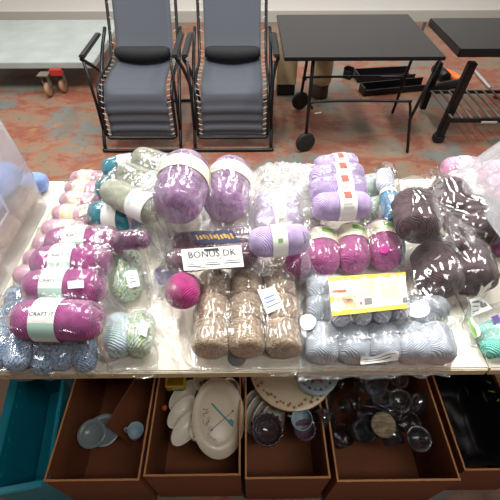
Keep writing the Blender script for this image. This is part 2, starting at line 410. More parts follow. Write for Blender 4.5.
def sticker(parent, corners, mats, prints=(), texts=(), name='sticker', label=None, off=.0015, n=6, z=None, thick=.0004, rnd=None, stiff=.5, pct=70):
    """paper label lying on whatever is under it; corners tl,tr,br,bl; prints (u0,v0,u1,v1,mat), texts (s,size,u,v,mat)"""
    B = bvh(); pc = [Vector((p[0], p[1], 0)) for p in corners]
    h = lambda p: max(height(B, p.x + a, p.y + b_) for a, b_ in ((0, 0), (.004, 0), (-.004, 0), (0, .004), (0, -.004)))
    def pix(i, j):
        a, b_ = i / n, j / n
        if rnd:
            u, v = 2 * a - 1, 2 * b_ - 1; m = max(abs(u), abs(v)); q = math.hypot(u, v) or 1
            return Vector((rnd[0] + rnd[2] * u * m / q, rnd[1] + rnd[3] * v * m / q, 0))
        return bilin(pc, a, b_)
    co = np.array([0, 0, z or TZ + .06])
    def onplane(q):
        d = ray(q.x, q.y); t_ = (co[0] * CAM.x + co[1] * CAM.y + co[2] - CAM.z) / (d.z - co[0] * d.x - co[1] * d.y); return CAM + d * t_
    for it in range(5):
        pts = [onplane(pix(i, j)) for j in range(n + 1) for i in range(n + 1)]
        if z is not None: break
        A = np.array([(q.x, q.y, 1) for q in pts]); zz = np.array([h(q) for q in pts])
        c2, *_ = np.linalg.lstsq(A, zz, rcond=None); res = zz - A @ c2; c2[2] += max(0, np.percentile(res, pct))
        g = math.hypot(c2[0], c2[1]); lim = .45
        if g > lim:
            mx_, my_ = A[:, 0].mean(), A[:, 1].mean(); f_ = lim / g
            c2[2] += c2[0] * mx_ * (1 - f_) + c2[1] * my_ * (1 - f_); c2[0] *= f_; c2[1] *= f_
        co = co * .4 + c2 * .6
    G = [[None] * (n + 1) for _ in range(n + 1)]; k = 0
    for j in range(n + 1):
        for i in range(n + 1):
            q = pts[k].copy(); k += 1
            if z is None: q.z = max(q.z - .004, q.z * stiff + (1 - stiff) * h(q)) if h(q) < q.z else h(q)
            q.z += off; G[j][i] = q
    def at(u, v, e=0):
        u = min(max(u, 0), 1); v = min(max(v, 0), 1); i = min(int(u * n), n - 1); j = min(int(v * n), n - 1); a = u * n - i; b = v * n - j
        q = (G[j][i] * (1 - a) + G[j][i + 1] * a) * (1 - b) + (G[j + 1][i] * (1 - a) + G[j + 1][i + 1] * a) * b
        return q + Vector((0, 0, e))
    mb = MB(); vs = [G[j][i] for j in range(n + 1) for i in range(n + 1)]; m = n + 1
    fs = [(j * m + i, j * m + i + 1, (j + 1) * m + i + 1, (j + 1) * m + i) for j in range(n) for i in range(n)]
    mb.add([tuple(v) for v in vs], fs, 0, True)
    mb.add([tuple(v - Vector((0, 0, thick))) for v in vs], [f[::-1] for f in fs], 0, True)
    for (u0, v0, u1, v1, mi) in prints:
        a = 10; vs = [at(u0 + (u1 - u0) * i / a, v0 + (v1 - v0) * j / a, .0007) for j in range(a + 1) for i in range(a + 1)]
        mb.add([tuple(v) for v in vs], [(j * 11 + i, j * 11 + i + 1, (j + 1) * 11 + i + 1, (j + 1) * 11 + i) for j in range(a) for i in range(a)], mi, True)
    W = (G[0][n] - G[0][0]).length; Hh = (G[n][0] - G[0][0]).length
    for (s_, size, u, v, mi) in texts:
        tv, tf = text_geo(s_, size)
        mb.add([tuple(at(u + x / W, v - y / Hh, .0024)) for x, y, _ in tv], tf, mi)
    o = mb.build(name, mats, parent, world=parent is not None)
    if label: o['label'] = label
    return o
def disc_sticker(parent, cx, cy, rx, ry, mat, name='round_sticker', label=None):
    return sticker(parent, [(0, 0)] * 4, [mat], name=name, label=label, rnd=(cx, cy, rx, ry), stiff=.8)
# ------------------------------------------------------------------ materials in use
clear = film('clear polythene', .02, .16)
crinkly = film('crinkly clear polythene', .045, .26, bscale=28, bstr=.8, rough=.10)
milky = film('milky polythene', .26, .14, rough=.2)
paleblue_film = film('pale blue grey polythene', .17, .16, rough=.18, hazecol='dfe8f2')
paper = plain('white paper', 'f4f3ee', .6)
cream_paper = plain('cream paper', 'efe6cc', .6)
ink = plain('grey print', '77777a', .6); black_ink = plain('black print', '222226', .6)
mint_ink = plain('mint print', 'bfe0d2', .6); red_ink = plain('red print', 'e0584a', .6); gold_ink = plain('gold print', 'c9a24b', .4, .4); soft_gold = plain('pale yellow print', 'e9dcae', .6)
navy = plain('navy card', '2b2c55', .5); yellow_ink = plain('yellow print', 'f0c53c', .6); green_ink = plain('green print', '7fb060', .6)
pale_ink = plain('pale grey print', 'cfc8c0', .6); blue_ink = plain('blue print', '6c86b8', .6); orange_ink = plain('orange print', 'ecae80', .6)
violet_ink = plain('violet print', '5a4a8c', .6)
Y = {}
Y['pink'] = yarn('baby pink wool', ['f0b2c8', 'f8cbd9'])
Y['teal'] = yarn('teal wool', ['0b7d92', '1f97a8'])
Y['sage'] = yarn('sage grey wool', ['a9ad98', 'bfc2ae'])
Y['lilac'] = yarn('dusty lilac wool', ['a272a8', 'c3a0c6'], wscale=110)
Y['magenta'] = yarn('magenta wool', ['a53e88', 'bb589a'])
Y['rose'] = yarn('rose magenta wool', ['b0508c', 'c468a0'])
Y['lavender'] = yarn('lavender wool', ['c5abe0', 'd9c5ef'])
Y['mint'] = yarn('pale mint wool', ['b9cfc2', 'cadbd0'])
Y['sky'] = yarn('sky blue wool', ['5aa6d6', '7abde2'])
Y['silver'] = yarn('silver grey wool', ['c0c8d2', 'd4dae2'], wscale=105)
Y['offwhite'] = yarn('off white wool', ['b8bcd0', 'eceef6'], 60, 30)
Y['taupe'] = yarn('dark taupe wool', ['544349', '71595e'], wscale=95)
Y['tweed'] = yarn('beige tweed wool', ['ab8d70', 'dcc5a8'], wscale=150, tweed=1, bump=1)
Y['mauve'] = yarn('brown mauve wool', ['6b4858', '85606e'])
Y['cerise'] = yarn('cerise wool', ['a82a70', 'bd3c84'], wscale=100)
Y['denim'] = yarn('mottled blue wool', ['2f4f86', '6f93bc', 'c8d6e4', '4c74a6', '8fb0cc'], 80, 45)
Y['steelblue'] = yarn('grey blue mottled wool', ['7f97ae', 'a9c0d2', '5d7894', 'bccbd8'], 80, 20)
Y['green'] = yarn('green white mottled wool', ['6d9455', 'a4bf88', 'd5dccb', '7aa491', '7fa860'], 70, 20)
Y['ice'] = yarn('pale blue green wool', ['a9c4dc', 'cfdcea', '9dc8a8'], 70, 16)
Y['violet'] = yarn('violet wool', ['7048b4', '8d66c8'])
Y['plum'] = yarn('plum wool', ['6a2c5c', '8a4878'])
Y['hotpink'] = yarn('candy pink wool', ['ee9cc8', 'f6b6d8'])
Y['aqua'] = yarn('aqua green wool', ['6fcfbc', '8ee0cf'])
Y['cornflower'] = yarn('cornflower blue wool', ['7896d8', '96b0e6'])
Y['tan'] = yarn('tan wool', ['a07c68', 'c09e88'])
# ------------------------------------------------------------------ piles, left side
WB = 'ball of yarn'
ordl = ['front', 'second from the front', 'third from the front', 'rearmost']
craft_band = (.30, .57, [(0, 1, -85, -40, 1), (0, 1, 40, 80, 1)], [('CRAFT IT', .0125, 'axis', .5, -18, 2)])
# pink packs
B0 = bvh()
pack('yarn_ball', WB, Y['pink'], [(52, 213, 100, 217), (60, 200, 105, 203), (66, 189, 108, 191), (72, 179, 112, 180)], .034,
     ['pale pink ball with cream band, %s of four beside the teal yarn' % k for k in ordl], 'pale pink balls left of the teal yarn',
     (.26, .55, [(.1, .3, -60, 30, 1), (.7, .9, -60, 30, 1)], []), [cream_paper, soft_gold], sq=3.6, seed=2, yw=.86)
b = bag('clear wrapper around the four pink balls beside the teal yarn', [(68, 167), (122, 168), (108, 228), (43, 225)], clear, 1, B0=B0, amp=.002)
sticker(b, [(79, 206), (88, 203), (88, 213), (79, 216)], [cream_paper, red_ink], [], [('P.P', .02, .5, .5, 1)])
B0 = bvh()
pack('yarn_ball', WB, Y['pink'], [(15, 275, 66, 277), (25, 259, 74, 261), (34, 244, 82, 246), (42, 229, 90, 231)], .034,
     ['pale pink ball poking from under the magenta pack, %s' % k for k in ('nearest to the blue yarn', 'second from the blue yarn', 'third from the blue yarn', 'topmost by the other pink pack')],
     'pale pink balls under the magenta pack', (.45, .7, [(.3, .5, -60, 30, 1)], []), [cream_paper, soft_gold], sq=3.6, seed=3, yw=.86)
bag('clear wrapper around the pink balls under the magenta pack', [(36, 220), (100, 222), (84, 288), (5, 288)], clear, 2, B0=B0, amp=.002)
# blue mottled
B0 = bvh()
pack('yarn_ball', WB, Y['steelblue'], [(6, 296, 50, 297), (1, 312, 46, 314), (-4, 329, 42, 331)], .031,
     ['grey-blue mottled ball left of the magenta pack, %s' % k for k in ('nearest to the pink yarn', 'middle one', 'nearest to the table edge')], 'grey-blue mottled balls at the left', seed=4)
pack('yarn_ball', WB, Y['denim'], [(-2, 336, -8, 362), (20, 336, 17, 362), (42, 336, 40, 362), (64, 336, 62, 362), (86, 337, 85, 363)], .032,
     ['mottled blue ball at the front table edge, %s' % k for k in ('cut by the left of the picture', 'second from the left', 'middle of the row', 'dark one second from the right', 'next to the green yarn')],
     'mottled blue balls along the front edge', sq=4, seed=5, lenm=.1, yw=.86)
bag('clear bag over the mottled blue balls at the front table edge', [(-12, 288), (98, 292), (103, 369), (-22, 370)], crinkly, 3, B0=B0, amp=.0025)
# magenta stack
B0 = bvh()
pack('yarn_ball', WB, Y['magenta'], [(13, 319, 104, 321), (24, 287, 106, 287), (37, 263, 108, 262), (48, 244, 122, 242)], .049,
     ['magenta ball with mint-white band in the left pack, %s' % k for k in ordl], 'magenta balls in the left pack',
     craft_band, [paper, mint_ink, black_ink], sq=3.8, seed=6, lenm=.205, yw=.93)
b = bag('clear bag around the four magenta balls at the left', [(46, 229), (128, 226), (112, 352), (4, 349)], clear, 4, B0=B0, amp=.003, zb=TZ + .07, roundc=.06)
sticker(b, [(68, 282), (84, 281), (84, 288), (68, 289)], [paper, ink], [], [('----', .012, .5, .5, 1)], name='price_sticker', label='small white sticker')
# teal
B0 = bvh()
pack('yarn_ball', WB, Y['teal'], [(87, 212, 146, 220), (97, 189, 150, 186), (106, 170, 150, 163)], .043,
     ['teal ball with white band, %s' % k for k in ('front one of the pack', 'middle one partly under the sage pack', 'rearmost with its end showing')], 'teal balls', (.34, .6, [], []), [paper], sq=3.4, seed=7, yw=.93)
bag('clear bag around the teal balls', [(106, 155), (152, 155), (150, 234), (82, 229)], clear, 5, B0=B0, amp=.003, zb=TZ + .05)
# sage
B0 = bvh()
pack('yarn_ball', WB, Y['sage'], [(108, 190, 156, 213), (122, 173, 170, 193), (138, 157, 184, 174)], .044,
     ['sage grey ball with pale band, %s' % k for k in ('lowest and nearest in its tilted bag', 'middle one in its tilted bag', 'upper one at the bag corner')], 'sage grey balls', (.58, .86, [(.15, .3, -50, 60, 1)], []), [paper, mint_ink], sq=3.6, seed=8, yw=.93)
bag('clear tilted bag around the sage grey balls', [(146, 139), (196, 160), (160, 226), (96, 192)], crinkly, 6, B0=B0, amp=.003, zb=TZ + .09)
# small pieces in the gap
pack('yarn_ball', WB, Y['plum'], [(118, 240, 148, 239)], .027, ['small dark plum ball behind the green yarn'], None, seed=9)
pack('yarn_ball', WB, Y['violet'], [(147, 244, 172, 240)], .027, ['violet ball half hidden left of the brown mauve bag'], None, seed=10)
# green mottled
B0 = bvh()
pack('yarn_ball', WB, Y['green'], [(126, 252, 128, 298, 0, 0, TZ + .042)], .043, ['green and white mottled skein at the top of its bag'], None, seed=11)
pack('yarn_ball', WB, Y['ice'], [(120, 316, 118, 355, 0, 0, TZ + .038)], .041, ['pale blue and green skein, left one at the front of its bag'], None, seed=12, yw=.8)
pack('yarn_ball', WB, Y['green'], [(141, 314, 139, 355, 0, 0, TZ + .038)], .041, ['green skein right of the pale blue one at the bag front'], None, seed=13, yw=.8)
b = bag('crinkly clear bag around the green mottled skeins', [(108, 243), (148, 240), (156, 369), (104, 370)], crinkly, 7, B0=B0, amp=.005, zb=TZ + .03, iters=25)
sticker(b, [(125, 273), (137, 270), (140, 285), (129, 288)], [paper, ink], [(.2, .3, .8, .35, 1), (.2, .5, .7, .55, 1), (.2, .7, .75, .75, 1)], name='price_sticker', label='white sticker near the top')
sticker(b, [(141, 320), (149, 323), (146, 337), (138, 334)], [paper, ink], [(.2, .4, .8, .46, 1)], name='price_sticker', label='white sticker near the bottom')
# ------------------------------------------------------------------ beige tweed block
B0 = bvh(); bl = []; lb = []
rowsy = [(350, 326), (324, 301), (299, 277), (275, 256)]
for ci, (xa, nm) in enumerate(((210, 'left'), (247, 'middle'), (284, 'right'))):
    for ri, (y1, y2) in enumerate(rowsy):
        f = lambda y: 244 + (xa - 244) * (y + 170) / 520
        if ci == 0 and ri == 3: continue
        bl.append((f(y2), y2, f(y1), y1)); lb.append('beige tweed ball in the %s column, %s' % (nm, ordl[ri] + (' in view' if ri < 3 else ' by the lavender pack')))
pack('yarn_ball', WB, Y['tweed'], bl, .0435, lb, 'beige tweed balls', sq=7, seed=14, lump=.05, flat=.97, lenm=.079, hole=False, groove=.008, wind=9, twist=1.5)
b = bag('crinkly clear bag around the beige tweed balls', [(200, 262), (290, 262), (303, 364), (186, 364)], crinkly, 8, B0=B0, amp=.003, zb=TZ + .04, iters=14)
sticker(b, [(257, 291), (274, 286), (284, 307), (267, 314)], [paper, blue_ink, ink], [(.15, .35, .8, .42, 1), (.15, .55, .7, .62, 1), (.1, .75, .9, .8, 2)], [('S DK', .011, .5, .2, 1)], name='paper_tag', label='white tag with blue print')
bpt = P(237, 358, TZ + .001)
tag(MB().lathe([(.001, 0), (.021, 0), (.022, .001), (.021, .002), (.001, .002)], 32).build('felt_disc', plain('slate felt', '5f6d72', .9)), 'small slate grey disc sticking out under the beige yarn', 'disc').location = bpt
# cerise ball
pack('yarn_ball', WB, Y['cerise'], [(184, 280, 182, 303)], .042, ['loose round cerise pink ball left of the beige yarn'], None, sq=2.2, seed=15, lenm=.088, groove=.01)
# pale mint, sky
B0 = bvh()
pack('yarn_ball', WB, Y['mint'], [(353, 190, 383, 183), (360, 212, 396, 205)], .042, ['pale mint ball behind, beside the lavender pack', 'pale mint ball in front, beside the rose magenta pack'], 'pale mint balls', seed=21)
bag('clear bag around the two pale mint balls', [(352, 172), (382, 172), (400, 226), (352, 226)], clear, 13, B0=B0, amp=.003)
B0 = bvh()
pack('yarn_ball', WB, Y['offwhite'], [(384, 172, 386, 190)], .028, ['small whitish ball in the narrow bag above the sky blue yarn'], None, seed=22)
pack('yarn_ball', WB, Y['sky'], [(388, 192, 394, 220), (390, 224, 398, 256)], .028, ['sky blue ball behind, left of the brown bag', 'sky blue ball in front, left of the brown bag'], 'sky blue balls', (.05, .2, [], []), [cream_paper], seed=23)
bag('narrow crumpled clear bag around the sky blue balls', [(376, 163), (396, 163), (408, 262), (382, 262)], crinkly, 14, B0=B0, amp=.006, puff=.085)
# rose magenta four
B0 = bvh()
pack('yarn_ball', WB, Y['rose'], [(300, 234, 293, 275, 0, 0, TZ + .054), (320, 231, 324, 272, 0, 0, TZ + .054), (349, 229, 355, 268, 0, 0, TZ + .054), (378, 227, 388, 263, 0, 0, TZ + .054)], .052,
     ['rose magenta ball with cream band, %s of the row of four' % k for k in ('leftmost', 'second from the left', 'third from the left', 'rightmost')], 'rose magenta balls in a row',
     (.2, .48, [(.1, .5, -5, 45, 1), (.62, .7, -45, 45, 2)], []), [cream_paper, green_ink, pale_ink], sq=3.6, seed=24, lenm=.155, yw=.90)
b = bag('clear bag around the row of four rose magenta balls', [(298, 216), (396, 214), (408, 276), (276, 288)], clear, 15, B0=B0, amp=.003, zb=TZ + .05)
disc_sticker(b, 384, 250, 5, 3.5, plain('magenta sticker', 'c02090', .5), label='round magenta sticker')
# brown mauve bag with shop card
B0 = bvh()
pack('yarn_ball', WB, Y['mauve'], [(166, 262, 210, 259), (212, 258, 256, 254), (172, 244, 214, 241), (216, 240, 258, 236)], .033,
     ['brown mauve ball under the white BONUS DK card, %s' % k for k in ('front left', 'front right', 'back left', 'back right')], 'brown mauve balls', seed=16)
b = bag('clear bag of brown mauve yarn with a white BONUS DK card', [(160, 226), (262, 222), (272, 276), (150, 284)], crinkly, 9, B0=B0, amp=.004, zb=TZ + .07)
sticker(b, [(181, 250), (241, 245.5), (244, 267), (184, 271)], [paper, black_ink, ink],
        [(.08, .72, .28, .75, 2), (.38, .70, .60, .735, 2), (.72, .66, .95, .70, 2), (.06, .82, .30, .86, 1), (.36, .79, .62, .83, 1), (.68, .76, .96, .80, 1), (.2, .9, .5, .93, 2)],
        [('BONUS DK', .024, .5, .33, 1), ('Colour DK', .011, .5, .56, 2), ('▬▬', .018, .5, .10, 1)], name='shop_card', label='white card printed BONUS DK', n=5, stiff=1, pct=99)
sticker(b, [(190, 232), (232, 230), (240, 243), (196, 244)], [navy, gold_ink], [(.08 + k * .08, .3 + .06 * (k % 2), .12 + k * .08 + .012 * (k % 3), .72 - .05 * (k % 3), 1) for k in range(11)], [], name='inner_label', label='navy label with gold letters', n=5, stiff=1, pct=95)
# big lilac balls
B0 = bvh()
pack('yarn_ball', WB, Y['lilac'], [(189, 162, 175, 213), (234, 163, 222, 217)], .080,
     ['large dusty lilac ball with cream band, left of the two', 'large dusty lilac ball with cream band, right of the two'], 'large dusty lilac balls',
     (.30, .52, [], [('GRUNDL', .034, 'around', .5, 0, 1)]), [cream_paper, plain('faded grey print', 'b3aaa4', .6)], sq=3.4, seed=17, lump=.04, lenm=.24, yw=.92)
b = bag('crinkly clear bag around the two large dusty lilac balls', [(168, 146), (256, 148), (258, 236), (146, 232)], crinkly, 10, B0=B0, amp=.004, zb=TZ + .09, iters=30)
# lavender with milky bag
B0 = bvh()
pack('yarn_ball', WB, Y['lavender'], [(251, 243, 307, 238), (255, 222, 305, 218), (258, 204, 302, 201)], .043,
     ['lavender ball with white band and green mark, front one in the milky bag', 'lavender ball in the milky bag, middle one', 'lavender ball in the milky bag, rearmost and palest'],
     'lavender balls in the milky bag', (.36, .6, [(.2, .8, -20, 40, 1), (.35, .65, -52, -38, 2)], []), [paper, pale_ink, green_ink], sq=3.8, seed=18, yw=.9)
pack('yarn_ball', WB, Y['sage'], [(262, 176, 300, 172), (306, 188, 314, 222)], .032, ['pale sage ball deep in the milky bag beside the lilac balls', 'pale sage ball in the milky bag, beside the lavender pack of four'], None, seed=19)
bag('milky crumpled bag around the lavender balls in the centre', [(250, 164), (328, 166), (318, 232), (248, 250)], film('crumpled milky polythene', .34, .3, bscale=30, bstr=1, rough=.1), 11, B0=B0, amp=.010, zb=TZ + .07, iters=30, fscale=34, puff=.13)
# lavender four
B0 = bvh()
pack('yarn_ball', WB, Y['lavender'], [(315, 207, 367, 205), (315, 192, 361, 189), (315, 179, 358, 176), (317, 167, 354, 163)], .044,
     ['lavender ball with white band and red square, %s of four' % k for k in ordl], 'lavender balls with red squares on the bands',
     (.42, .7, [(.3, .74, -22, 16, 1), (.2, .8, -62, -52, 2), (.2, .7, -46, -40, 2)], []), [paper, red_ink, pale_ink], sq=4, seed=20, lenm=.165, yw=.9)
bag('clear wrapper around the four lavender balls with red squares', [(314, 156), (356, 153), (370, 222), (312, 222)], clear, 12, B0=B0, amp=.002, zb=TZ + .05)
# silver grey
B0 = bvh(); bl = []; lb = []
for x1, x2, nm in ((322, 322, 'at the left corner'), (352, 353, 'second from the left'), (381, 384, 'third from the left'), (409, 414, 'fourth from the left'), (434, 440, 'rightmost')):
    bl.append((x1, 330, x2, 356)); lb.append('silver grey ball in the front row, %s' % nm)
pack('yarn_ball', WB, Y['silver'], bl, .042, lb, 'silver grey balls in the front row', sq=5, seed=25, lenm=.09, lump=.04, yw=.9)
pack('yarn_ball', WB, Y['silver'], [(304, 308, 352, 306), (304, 289, 350, 287), (356, 310, 404, 308), (405, 310, 446, 308)], .035,
     ['silver grey ball right of the beige yarn, nearer one', 'silver grey ball right of the beige yarn, rear one touching the rose yarn', 'silver grey ball hidden under the yellow-edged card', 'silver grey ball under the round white label'], 'silver grey balls in the rear rows', sq=3.4, seed=26, lenm=.115)
b = bag('large milky bag around all the silver grey balls', [(298, 276), (428, 290), (457, 367), (300, 371)], paleblue_film, 16, B0=B0, amp=.004, zb=TZ + .03, iters=30)
disc_sticker(b, 308, 322, 8, 8, paper, label='round white label at the left')
sticker(b, [(360, 358), (398, 354), (398, 360), (361, 364)], [paper, ink], [(.1, .3, .9, .38, 1), (.1, .6, .8, .7, 1)], label='white printed strip')
disc_sticker(b, 418, 310, 12, 8, paper, label='round white label at the right')
# yellow card pack
B0 = bvh()
pack('yarn_ball', WB, Y['offwhite'], [(338, 290, 341, 325), (359, 289, 362, 325), (378, 288, 382, 321), (398, 286, 400, 315)], .026,
     ['small grey-white ball under the yellow-edged card, %s' % k for k in ('leftmost', 'second from the left', 'third from the left', 'rightmost')], 'grey-white balls under the yellow card', sq=3.0, seed=27, lenm=.1, yw=.9)
pm_ink = plain('beige print', 'b8a98c', .6)
pm = [plain('ivory card', 'f0e5c4', .5), yellow_ink, pm_ink, red_ink, ink, orange_ink]
zt = TZ + .14
zt = max(o.matrix_world.translation.z for o in bpy.data.objects if 'yellow-edged card' in o.get('label', '') and o['category'] == WB and 'small' in o['label']) + .027
card = sticker(None, [(328, 278), (405, 273), (407, 309), (332, 317)], pm,
    [(0, 0, 1, .10, 1), (0, .88, 1, 1, 1), (0, .5, .05, .65, 1), (.02, .35, .22, .42, 3), (.08, .52, .34, .84, 5), (.12, .58, .3, .7, 2), (.44, .62, .54, .80, 4), (.38, .70, .41, .78, 3), (.94, .7, 1, .85, 4)] +
    [(.38, .16 + k * .055, .58 + (k % 3) * .02, .175 + k * .055, 2) for k in range(8)] + [(.66, .2 + k * .055, .92 - (k % 2) * .04, .215 + k * .055, 2) for k in range(9)] + [(.04, .2, .3, .225, 2), (.04, .27, .26, .29, 2)],
    [], name='pattern_card', n=8, off=.003, z=zt, thick=.001)
tag(card, 'ivory printed card with yellow top and bottom edges, inside a small clear bag', 'card')
accum(card)
bag('small clear bag holding the yellow-edged card and grey-white balls', [(325, 274), (410, 268), (416, 322), (330, 334)], clear, 17, B0=B0, amp=.003, zb=TZ + .12, iters=20)
# ------------------------------------------------------------------ right side
B0 = bvh()
pack('yarn_ball', WB, Y['hotpink'], [(440, 168, 480, 166), (443, 181, 484, 180), (448, 197, 492, 196), (482, 170, 522, 170), (486, 184, 528, 184), (494, 199, 538, 200)], .041,
     ['candy pink ball with white band, %s' % k for k in ('far left corner of the pack', 'second row left', 'third row left', 'back row, seen through the plastic lid', 'second row right under the lid', 'third row right under the lid')], 'candy pink balls at the right',
     (.4, .68, [], []), [paper], sq=3.8, seed=28, lenm=.135, yw=.9)
pack('yarn_ball', WB, Y['rose'], [(484, 220, 530, 222), (488, 243, 536, 246)], .036, ['rose pink ball below the candy pink ones, rear one', 'rose pink ball below the candy pink ones, nearer one'], 'rose pink balls at the right edge', seed=29)
bag('clear bag over the candy pink balls', [(434, 156), (530, 156), (545, 262), (452, 262)], clear, 18, B0=B0, amp=.003, zb=TZ + .04)
# clear lid leaning over them
frost = film('frosted clear plastic', .24, .12, rough=.16, bstr=.05, hazecol='eef2f8')
def quadframe(c, X, Yv):
    X = X.normalized(); Z = X.cross(Yv).normalized(); Yv = Z.cross(X); return Matrix.Translation(c) @ Matrix((X, Yv, Z)).transposed().to_4x4()
c0 = P(454, 174, TZ + .10); cA = P(504, 139, TZ + .22); e1 = (cA - c0)
c1 = P(474, 262, TZ + .10); e2 = (c1 - c0)
e2 = (e2 - e1 * (e2.dot(e1) / e1.dot(e1))); W = .42; H = e2.length + .05
t = empty('box_lid', c0, 'clear ribbed plastic lid leaning over the pink yarn at the right', 'lid')
MI = Matrix.Translation(-c0) @ quadframe(c0, e1, -e2)
mb = MB(); mb.box((W / 2, -H / 2, 0), (W, H, .002), MI); mb.build('panel', frost, t)
mb = MB()
for (x, y, sx, sy) in ((W / 2, 0, W, .004), (W / 2, -H, W, .004), (0, -H / 2, .004, H), (W, -H / 2, .004, H)): mb.box((x, y, -.008), (sx, sy, .02), MI)
mb.build('rim', frost, t)
for k in range(3):
    y = -.06 - k * .055; mb = MB(); mb.box((W / 2, y, .003), (W - .06, .004, .004), MI); mb.build('rib', frost, t)
mb = MB(); mb.tube([(.17, -.09, .006), (.17, -.14, .006), (.20, -.155, .006), (.25, -.155, .006), (.25, -.09, .006)], .003, 8, closed=True, M=MI); mb.build('clip', frost, t)
# brown bag
B0 = bvh()
pack('yarn_ball', WB, Y['taupe'], [(412, 193, 422, 240), (446, 178, 456, 224), (432, 252, 442, 288), (466, 246, 476, 286), (476, 205, 486, 238), (447, 226, 454, 252, 0, 0, TZ + .075)], .060,
     ['dark brown ball in the big glossy bag, %s' % k for k in ('back left', 'back middle', 'front left, nearest the table edge', 'front right, beside the white barcode sticker', 'far right side', 'centre, sunk between the others')],
     'dark brown balls in the big bag', sq=4, seed=30, lenm=.15, lump=.06, groove=.02, wind=5)
b = bag('big glossy clear bag of dark brown yarn at the right', [(394, 160), (468, 160), (508, 308), (404, 310)], film('glossy clear polythene', .015, .30, bscale=13, bstr=.6, rough=.09), 19, B0=B0, amp=.0065, zb=TZ + .09, iters=90, roundc=.16, wob=.008, fscale=13, puff=.10)
sticker(b, [(465, 305), (486, 300), (493, 308), (472, 316)], [paper, ink, black_ink], [(.1, .2, .5, .3, 1), (.1, .45, .45, .5, 1), (.55, .2, .9, .6, 1), (.1, .7, .4, .76, 1)], name='price_sticker', label='white sticker with barcode')
for (x, y) in ((432, 272), (471, 252), (491, 251)): disc_sticker(b, x, y, .9, .9, black_ink, name='vent_hole', label='small black dot')
# mint pack and pale bag at the right front
B0 = bvh()
pack('yarn_ball', WB, Y['aqua'], [(482, 350, 528, 338), (478, 334, 520, 324)], .026, ['aqua green ball at the right front edge, nearer', 'aqua green ball under the pale bag at the right'], 'aqua green balls', seed=31)
b = bag('pale translucent bag lying over the aqua yarn at the right', [(462, 305), (520, 292), (530, 350), (474, 340)], milky, 20, B0=B0, amp=.003, zb=TZ + .03)
sticker(b, [(467, 318), (473, 317), (480, 336), (475, 338)], [paper, green_ink], [(.0, .0, .5, 1, 1)], name='green_label')
sticker(b, [(491, 317), (498, 314), (500, 321), (494, 324)], [violet_ink], [], name='violet_label', n=3)
# ------------------------------------------------------------------ crumpled empty bag in the gap
bag('empty crumpled clear bag between the green and the beige yarn', [(146, 236), (170, 232), (192, 366), (146, 366)], film('thin crumpled polythene', .08, .34, bscale=70, bstr=1, rough=.1), 21, amp=.014, iters=10, fscale=42, wob=.012, puff=.055)
bag('loose end of clear film beside the round silver label', [(420, 296), (450, 312), (462, 344), (430, 326)], clear, 22, amp=.006, iters=10, fscale=60)
# ------------------------------------------------------------------ storage box at the left
c = P(50, 203, TZ); fr = P(0, 300, TZ)
bw, bd, bh = .42, (c.y - fr.y) + .12, .34
t = empty('storage_box', (c.x - bw / 2, c.y - bd / 2, TZ), 'frosted clear plastic storage box full of yarn at the far left', 'storage box')
mb = MB(); fl = .035
def wallq(a, b_, z0, z1, f0, f1):
    (x0, y0), (x1, y1) = a, b_
    ins = .003
    lo = [(x0 * bw / 2, y0 * bd / 2), (x1 * bw / 2, y1 * bd / 2)]
    return lo
lo = [(-bw / 2, -bd / 2), (bw / 2, -bd / 2), (bw / 2, bd / 2), (-bw / 2, bd / 2)]
def ringpts(w, d, z, r=.03, n=5):
    out = []
    for cx, cy, a0 in ((w / 2 - r, d / 2 - r, 0), (-w / 2 + r, d / 2 - r, 90), (-w / 2 + r, -d / 2 + r, 180), (w / 2 - r, -d / 2 + r, 270)):
        for k in range(n): a = R_(a0 + 90 * k / (n - 1)); out.append((cx + r * math.cos(a), cy + r * math.sin(a), z))
    return out
def shell(levels):
    vs = []; fs = []
    for w, d, z in levels: vs += ringpts(w, d, z)
    n = 20
    for i in range(len(levels) - 1):
        for k in range(n): fs.append((i * n + k, i * n + (k + 1) % n, (i + 1) * n + (k + 1) % n, (i + 1) * n + k))
    return vs, fs
vs, fs = shell([(bw - .004, bd - .004, .004), (bw, bd, .001), (bw + .002, bd + .002, .12), (bw + .008, bd + .008, .123), (bw - .01, bd - .01, bh)])
fs.append(tuple(range(20))); box_pl = film('frosted box plastic', .36, .12, rough=.2, bstr=.05, hazecol='e6e6ea'); mb.add(vs, fs, 0, True); mb.build('body', box_pl, t)
mb = MB(); mb.tube(ringpts(bw - .005, bd - .005, bh), .006, 6, closed=True); mb.build('rim', box_pl, t)
mb = MB(); mb.tube([(bw / 2 + .006, -.06, .14), (bw / 2 + .004, -.06, .22), (bw / 2 + .004, .06, .22), (bw / 2 + .006, .06, .14)], .004, 6, closed=True); mb.build('handle', frost, t)
B0 = bvh(); bx = t.location
def raw_balls(mat, items, R, lh, labels, group, seed, band=None, bm=None, sq=3.2):
    vs, fs = ball_mesh('yarn_ball', lh, R, sq, .95, seed); pr = None
    for (x, y, z, a, *tl), lb in zip(items, labels):
        if pr is None:
            m2 = MB(); m2.add(vs, fs, 0, True); o = m2.build('yarn_ball', mat); pr = o
        else: o = pr.copy(); COL.objects.link(o)
        o.location = (x, y, z); o.rotation_euler = (0, tl[0] if tl else 0, a); tag(o, lb, WB, group)
ex = bx.x + bw / 2; ey = bx.y + bd / 2
raw_balls(Y['cornflower'], [(ex - .06, ey - .07, TZ + .15, 1.4), (ex - .07, ey - .19, TZ + .15, 1.2), (ex - .155, ey - .10, TZ + .155, 1.5), (ex - .155, ey - .23, TZ + .15, 1.3)], .042, .06,
          ['cornflower blue ball in the storage box, at its back right corner', 'cornflower blue ball in the storage box, nearer the right wall', 'cornflower blue ball in the storage box, back one further left', 'cornflower blue ball in the storage box, front one further left'], 'cornflower blue balls in the storage box', 41)
